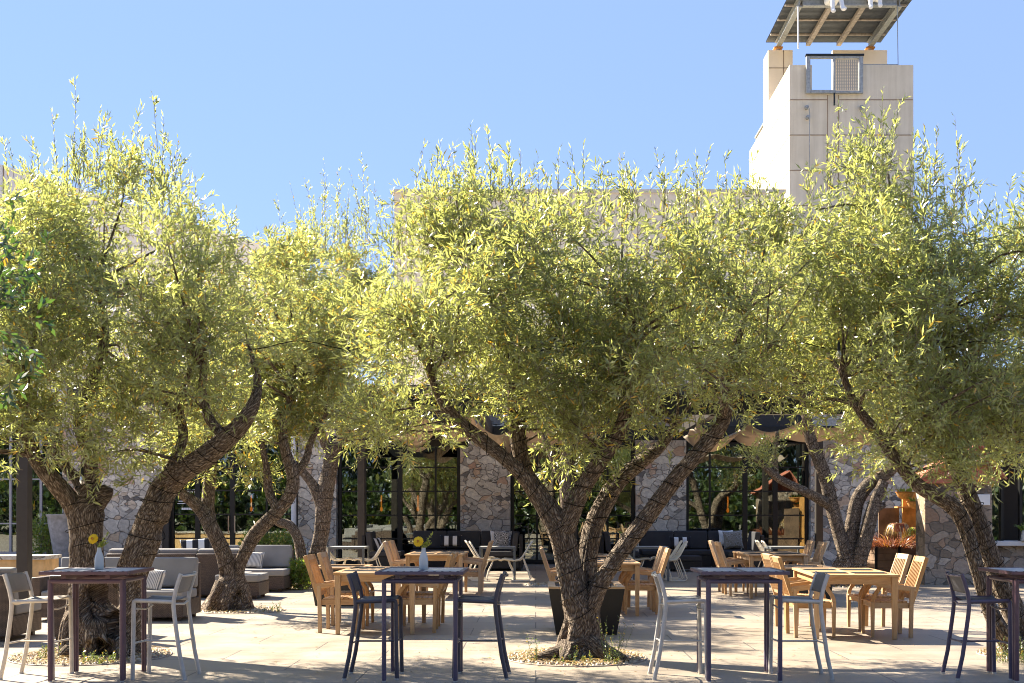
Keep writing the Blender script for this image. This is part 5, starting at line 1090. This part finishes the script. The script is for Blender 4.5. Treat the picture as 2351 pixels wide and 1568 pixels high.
# triple-stemmed olive ---------------------------------------------
t5, w5, _ = tree("olive_tree", 43, 24.3, [
    [(1926, 1350, 60, 0), (1930, 1310, 46, 0), (1938, 1275, 38, 0), (1926, 1225, 36, 0), (1912, 1170, 34, 0), (1900, 1115, 34, 0), (1882, 1060, 32, 0), (1862, 1010, 30, 0), (1850, 950, 24, 0), (1840, 870, 16, 0)],
    [(1946, 1350, 60, 0), (1946, 1300, 48, 0), (1950, 1250, 40, .1), (1958, 1195, 38, .1), (1970, 1145, 36, .1), (1996, 1110, 34, .1), (2030, 1092, 32, .1), (2056, 1060, 28, .1), (2050, 990, 20, .1)],
    [(1960, 1350, 56, 0), (1972, 1290, 42, -.1), (1986, 1240, 38, -.1), (1998, 1190, 36, -.1), (2012, 1145, 32, -.1), (2030, 1105, 26, -.1)], [(1905, 1160, 28, 0), (1870, 1140, 26, -.1), (1830, 1120, 24, -.2), (1790, 1100, 22, -.2), (1765, 1080, 20, -.3), (1735, 1050, 14, -.3)], [(1782, 1096, 16, -.2), (1780, 1050, 13, -.2), (1785, 990, 10, -.2)],
    [(2014, 1165, 22, -.1), (2032, 1158, 14, -.1)], [(1928, 1330, 36, -.1), (1906, 1342, 22, -.2), (1888, 1352, 8, -.2)]],
    [(1850, 680, 110, 110, 0, 1.6), (1700, 780, 110, 110, 0, 1.8), (1840, 815, 120, 85, 0, 1.8), (1960, 825, 120, 85, 0, 1.8), (2060, 940, 80, 60, 0, 1.2), (1750, 1055, 40, 14, -.2, .4), (2060, 1040, 60, 30, .0, .7)],
    [], "dark triple-stemmed olive in front of the wide fieldstone wall", cl=.8, ll=.10, lw=.021, segs=18, step=.06, base=.3, wires=[(0, .1, .8, .22), (1, .1, .8, .22), (2, .1, .9, .22)], lpt=12)
tag(w5, "dark fairy-light cable wound round the triple-stemmed olive", "light cable", "fairy-light cables on the olives")
t7, _, _ = tree("olive_tree", 51, 24.7, [[(1292, 1350, 40, 0), (1296, 1280, 30, 0), (1300, 1180, 28, 0), (1296, 1080, 26, 0), (1310, 980, 20, 0), (1330, 880, 12, 0)], [(1298, 1120, 20, 0), (1260, 1030, 16, 0), (1230, 940, 10, 0)]],
    [(1290, 770, 230, 150, 0, 2.4), (1500, 790, 150, 120, 0, 2.), (1390, 870, 110, 80, 0, 1.4), (1200, 860, 90, 80, 0, 1.4)], [], "background olive whose slim trunk hides behind the middle olive", cl=.7, ll=.10, lw=.021, segs=14, step=.08, lpt=12)
# dark broad-leaved tree at the edge ---------------------------------
t0, _, _ = tree("laurel_tree", 61, 9.0, [[(-230, 1640, 60, 0), (-220, 1300, 50, 0), (-190, 1000, 40, 0), (-140, 800, 26, 0), (-90, 650, 14, 0)], [(-190, 1000, 26, 0), (-120, 900, 16, 0), (-60, 820, 8, 0)]],
    [(-95, 600, 80, 120, 0, .5), (-75, 720, 85, 80, 0, .5), (-90, 830, 80, 50, 0, .4)], [], "dark broad-leaved laurel branch reaching in at the photo's edge", cl=2.2, ll=.085, lw=.032, leafmat="broad_leaf", segs=14, group=None, yel=.03, lpt=10, twn=13, twl=(.10, .2), up=.2)
# ------------------------------------------------------------------ gravel rings, weeds, leaves, festoon bulbs, shrubs
def ring(px, Yc, Rm, n, lab):
    x = XA(px, Yc); rr = random.Random(int(px)); b = MB()
    nr = 64; vs = [(0, 0, 0)] + [(Rm * math.cos(2 * math.pi * k / nr), Rm * math.sin(2 * math.pi * k / nr), 0) for k in range(nr)]
    b.add(vs, [(0, k + 1, (k + 1) % nr + 1) for k in range(nr)]); tag(b.build("tree_pit", "gravel", smooth=False, loc=(x, Yc, .004)), kind="structure")
    e = MB(); e.tube([((Rm + .004) * math.cos(2 * math.pi * k / nr), (Rm + .004) * math.sin(2 * math.pi * k / nr), .002) for k in range(nr + 1)], .007, 6); tag(e.build("steel_edging", "rusty_steel", loc=(x, Yc, .004)), lab, "edging", "round steel edgings of the tree pits")
    V, Q = [], []
    for _ in range(n):
        a, r_ = rr.uniform(0, 6.283), Rm * rr.random() ** .5 * .98; s_ = rr.uniform(.008, .02); c = Vector((x + r_ * math.cos(a), Yc + r_ * math.sin(a), .006 + s_ * .4)); o = len(V); A = rr.uniform(0, 6)
        for dx, dy, dz in ((-1, -.7, -.5), (1, -.8, -.5), (.9, .8, -.5), (-.8, .9, -.5), (-.6, -.4, .6), (.6, -.5, .5), (.5, .5, .6), (-.5, .6, .5)):
            V.append(c + Vector(((dx * math.cos(A) - dy * math.sin(A)) * s_, (dx * math.sin(A) + dy * math.cos(A)) * s_, dz * s_)))
        for f in ((4, 5, 6, 7), (0, 1, 5, 4), (1, 2, 6, 5), (2, 3, 7, 6), (3, 0, 4, 7)): Q.append(tuple(o + i for i in f))
    tag(fast_mesh("pebbles", np.array([tuple(v) for v in V]), np.array(Q), "pebble"), kind="stuff")
def leaf_litter(name, spots, mat, lift=.006):
    V, Q, T = [], [], []; rr = random.Random(8)
    for x, y in spots:
        A = rr.uniform(0, 6.283); l = rr.uniform(.03, .065); w = l * .16; o = len(V); z = lift + rr.uniform(0, .008)
        for a, b_, dz in ((-.5, 0, 0), (0, 1, .006), (.5, 0, .004), (0, -1, .0)):
            dx, dy = a * l, b_ * w; V.append((x + dx * math.cos(A) - dy * math.sin(A), y + dx * math.sin(A) + dy * math.cos(A), z + dz * rr.random()))
        Q.append((o, o + 1, o + 2, o + 3)); t_ = (rr.random(), rr.random() ** 3 * .8, 0, 1); T += [t_] * 4
    tag(fast_mesh(name, np.array(V), np.array(Q), mat, None, np.array(T)), kind="stuff")
rr = random.Random(2); pits = [(1322, 12.46, .74, "middle olive's tree pit edge, rusty steel"), (210, 12.6, .82, "rusty steel edge round the big hollow olive's gravel"), (2385, 12.65, .62, "rusty steel edge of the pit cut by the photo's edge"),
        (556, 18.35, .66, "rusty steel edge round the small olive by the sofas"), (706, 23.8, .62, "rusty steel edge round the slim olive at the narrow pier"), (1945, 24.3, .7, "rusty steel edge round the triple-stemmed olive"), (1282, 24.6, .68, "rusty steel edge half hidden behind the middle olive trunk")]
for px, Yc, Rm, lab in pits: ring(px, Yc, Rm, 700 if Yc < 15 else 300, lab)
sp = []
for px, Yc, Rm, _ in pits:
    x = XA(px, Yc)
    for _ in range(1900 if Yc < 15 else 500): a, r_ = rr.uniform(0, 6.283), Rm * rr.random() ** .6; sp.append((x + r_ * math.cos(a), Yc + r_ * math.sin(a)))
leaf_litter("pit_leaf_litter", sp, "dry_leaf", .028)
leaf_litter("fallen_leaves", [(rr.uniform(-6, 6.5), rr.uniform(10, 20)) for _ in range(520)] + [(rr.gauss(0.4, 1.1), rr.gauss(12.6, .9)) for _ in range(120)], "dry_leaf", .003)
def weeds(name, x, y, n, rad, h, lab, seed):
    rg = random.Random(seed); P0, D, L = [], [], []
    for _ in range(n): a, r_ = rg.uniform(0, 6.283), rad * rg.random() ** .5; P0.append((x + r_ * math.cos(a), y + r_ * math.sin(a) * .6, .0)); D.append((rg.uniform(-.35, .35), rg.uniform(-.3, .3), 1)); L.append(h * rg.uniform(.3, 1.))
    a = twigs(np.random.default_rng(seed), np.array(P0), nrm(np.array(D)), np.array(L), 14, .028, .011, (.6, 1.3), .05, yel=.12, stem_w=.0018, t0=.02)
    t = tag(empty(name, (0, 0, 0)), lab, "plant", "weeds at the olive trunks"); fast_mesh("leaves", a[0], a[1], "weed_leaf", t, a[2]); fast_mesh("stems", a[3], a[4], "weed_leaf", t, np.tile([.5, 0, 0, 1], (len(a[3]), 1)))
weeds("weed_clump", XA(1398, 12.1), 12.0, 16, .12, .55, "tall thin flowering weeds in front of the middle olive's trunk", 3)
weeds("weed_clump", XA(1340, 12.0), 11.95, 22, .40, .18, "short leafy weeds along the front of the middle olive's base", 4)
weeds("weed_clump", XA(1225, 12.1), 12.1, 6, .12, .32, "single wispy weed at the rim of the middle olive's pit", 5)
weeds("weed_clump", XA(235, 12.1), 12.05, 30, .26, .15, "green weeds before the hollow olive's dark cavity", 6)
weeds("weed_clump", XA(108, 12.3), 12.3, 16, .12, .24, "bright weed tuft beside the cream stool's front legs", 7)
weeds("weed_clump", XA(2330, 12.2), 12.1, 60, .3, .3, "green weeds at the foot of the rightmost olive", 8)
weeds("weed_clump", XA(622, 18.0), 18.1, 12, .15, .2, "grassy weed beside the small olive's knotted base", 9)
def shrub(name, px, Y, w, d, z0, h, n, lab, seed, ll=.05, lw=.024, mat="bush_leaf", cat="shrub", px2=None):
    rng = np.random.default_rng(seed); x = XA(px, Y); t = tag(empty(name, (x, Y, 0)), lab, cat); u = rng.normal(size=(n, 3)); u = nrm(u) * rng.random((n, 1)) ** .4
    P0 = np.array([0, 0, z0 + h * .5]) + u * np.array([w / 2, d / 2, h / 2]); D = nrm(u + rng.normal(size=(n, 3)) * .4 + np.array([0, 0, .7]))
    a = twigs(rng, P0, D, rng.uniform(.06, .14, n), 9, ll, lw, (.5, 1.2), .02, yel=.05); fast_mesh("foliage", a[0], a[1], mat, t, a[2]); fast_mesh("stems", a[3], a[4], "twig_bark", t)
    b = MB(); rg = random.Random(seed)
    for _ in range(10): b.tube([(rg.uniform(-w, w) * .15, rg.uniform(-.1, .1), 0), (rg.uniform(-w, w) * .3, rg.uniform(-d, d) * .3, z0 + h * .6)], .012, 5)
    b.build("branches", "twig_bark", t)
shrub("boxwood_shrub", 585, 31.0, .8, .7, 0., 1.02, 900, "bright green clipped shrub just above the furthest sofa back, by the doors", 1)
shrub("boxwood_shrub", 645, 31.2, 1.1, .8, 0., 1.0, 1100, "darker green shrub in front of the white downpipe", 2)
shrub("boxwood_shrub", 690, 23.2, .5, .4, .0, .55, 420, "yellow-green seedling shrub at the slim olive's foot", 3)
shrub("boxwood_shrub", 105, 33.2, 1.0, .6, 0., 1.5, 900, "green shrub under the pale gridded windows beside the urn", 4)
# festoon bulbs
FY = 12.0; zc = ZA(806, FY)
t = tag(empty("festoon_cable", (0, FY, 0)), "thin black festoon cable strung level through the olive crowns", "cable")
pts = [(XA(px, FY), 0, ZA(792 + 10 * math.cos((px - 801) / 224 * 6.283), FY)) for px in range(560, 2400, 28)]; MB().tube(pts, .005, 5).build("wire", "wire", t)
for px, py, lab in ((801, 815, "festoon bulb between the left-hand and middle olive crowns"), (1017, 826, "festoon bulb at the sunny flank of the middle olive crown"), (1242, 828, "festoon bulb above the middle olive's upright stem"),
                (1474, 826, "festoon bulb in the dark heart of the middle crown"), (1698, 817, "festoon bulb where the leaning limb meets the crown"), (1926, 812, "festoon bulb above the gap over the canvas drape"), (2154, 801, "festoon bulb inside the rightmost olive crown"), (189, 1100, "small bulb hanging beside the big olive's upright stem")):
    Y = FY if px != 189 else 12.2; p = P3(px, py, Y); t = tag(empty("festoon_bulb", p), lab, "light bulb", "festoon bulbs among the olives")
    MB().lathe([(.006, .12), (.016, .11), (.018, .06), (.019, .03)], n=12).build("socket", "black_metal", t); MB().lathe([(.016, .03), (.026, .0), (.028, -.02), (.02, -.045), (.004, -.055)], n=14).build("globe", "clear_bulb", t)
    MB().tube([(0, 0, .11), (0, 0, .2 if px != 189 else .3)], .004, 5).build("cord", "wire", t)
# garden behind the camera, seen in the glazing's reflections: hedge, trees, lawn edge
rng = np.random.default_rng(77); Vs = []
items = [(x, -10, 1.6, 2.6, 1.2, 1.9, 420) for x in range(-46, 47, 4)]
for i in range(27): items.append((-62 + i * 4.7 + rng.uniform(-1, 1), -16 - 3 * (i % 2), rng.uniform(5.5, 7.5), 3.6, 2.6, 5.2, 900))
for (x, y, z, rx, ry, rz, m_) in items:
    u = nrm(rng.normal(size=(m_, 3))) * rng.random((m_, 1)) ** .35; P0 = np.array([x, y, z]) + u * np.array([rx, ry, rz]); P0[:, 2] = np.maximum(P0[:, 2], .1)
    Vs.append(twigs(rng, P0, nrm(u + rng.normal(size=(m_, 3)) * .6 + np.array([0, 0, .4])), rng.uniform(.5, .9, m_), 9, .40, .20, (.4, 1.2), .1)[:3])
V, Q, T = join(Vs); tag(fast_mesh("garden_woods", V, Q, "garden_leaf", None, T), kind="stuff")
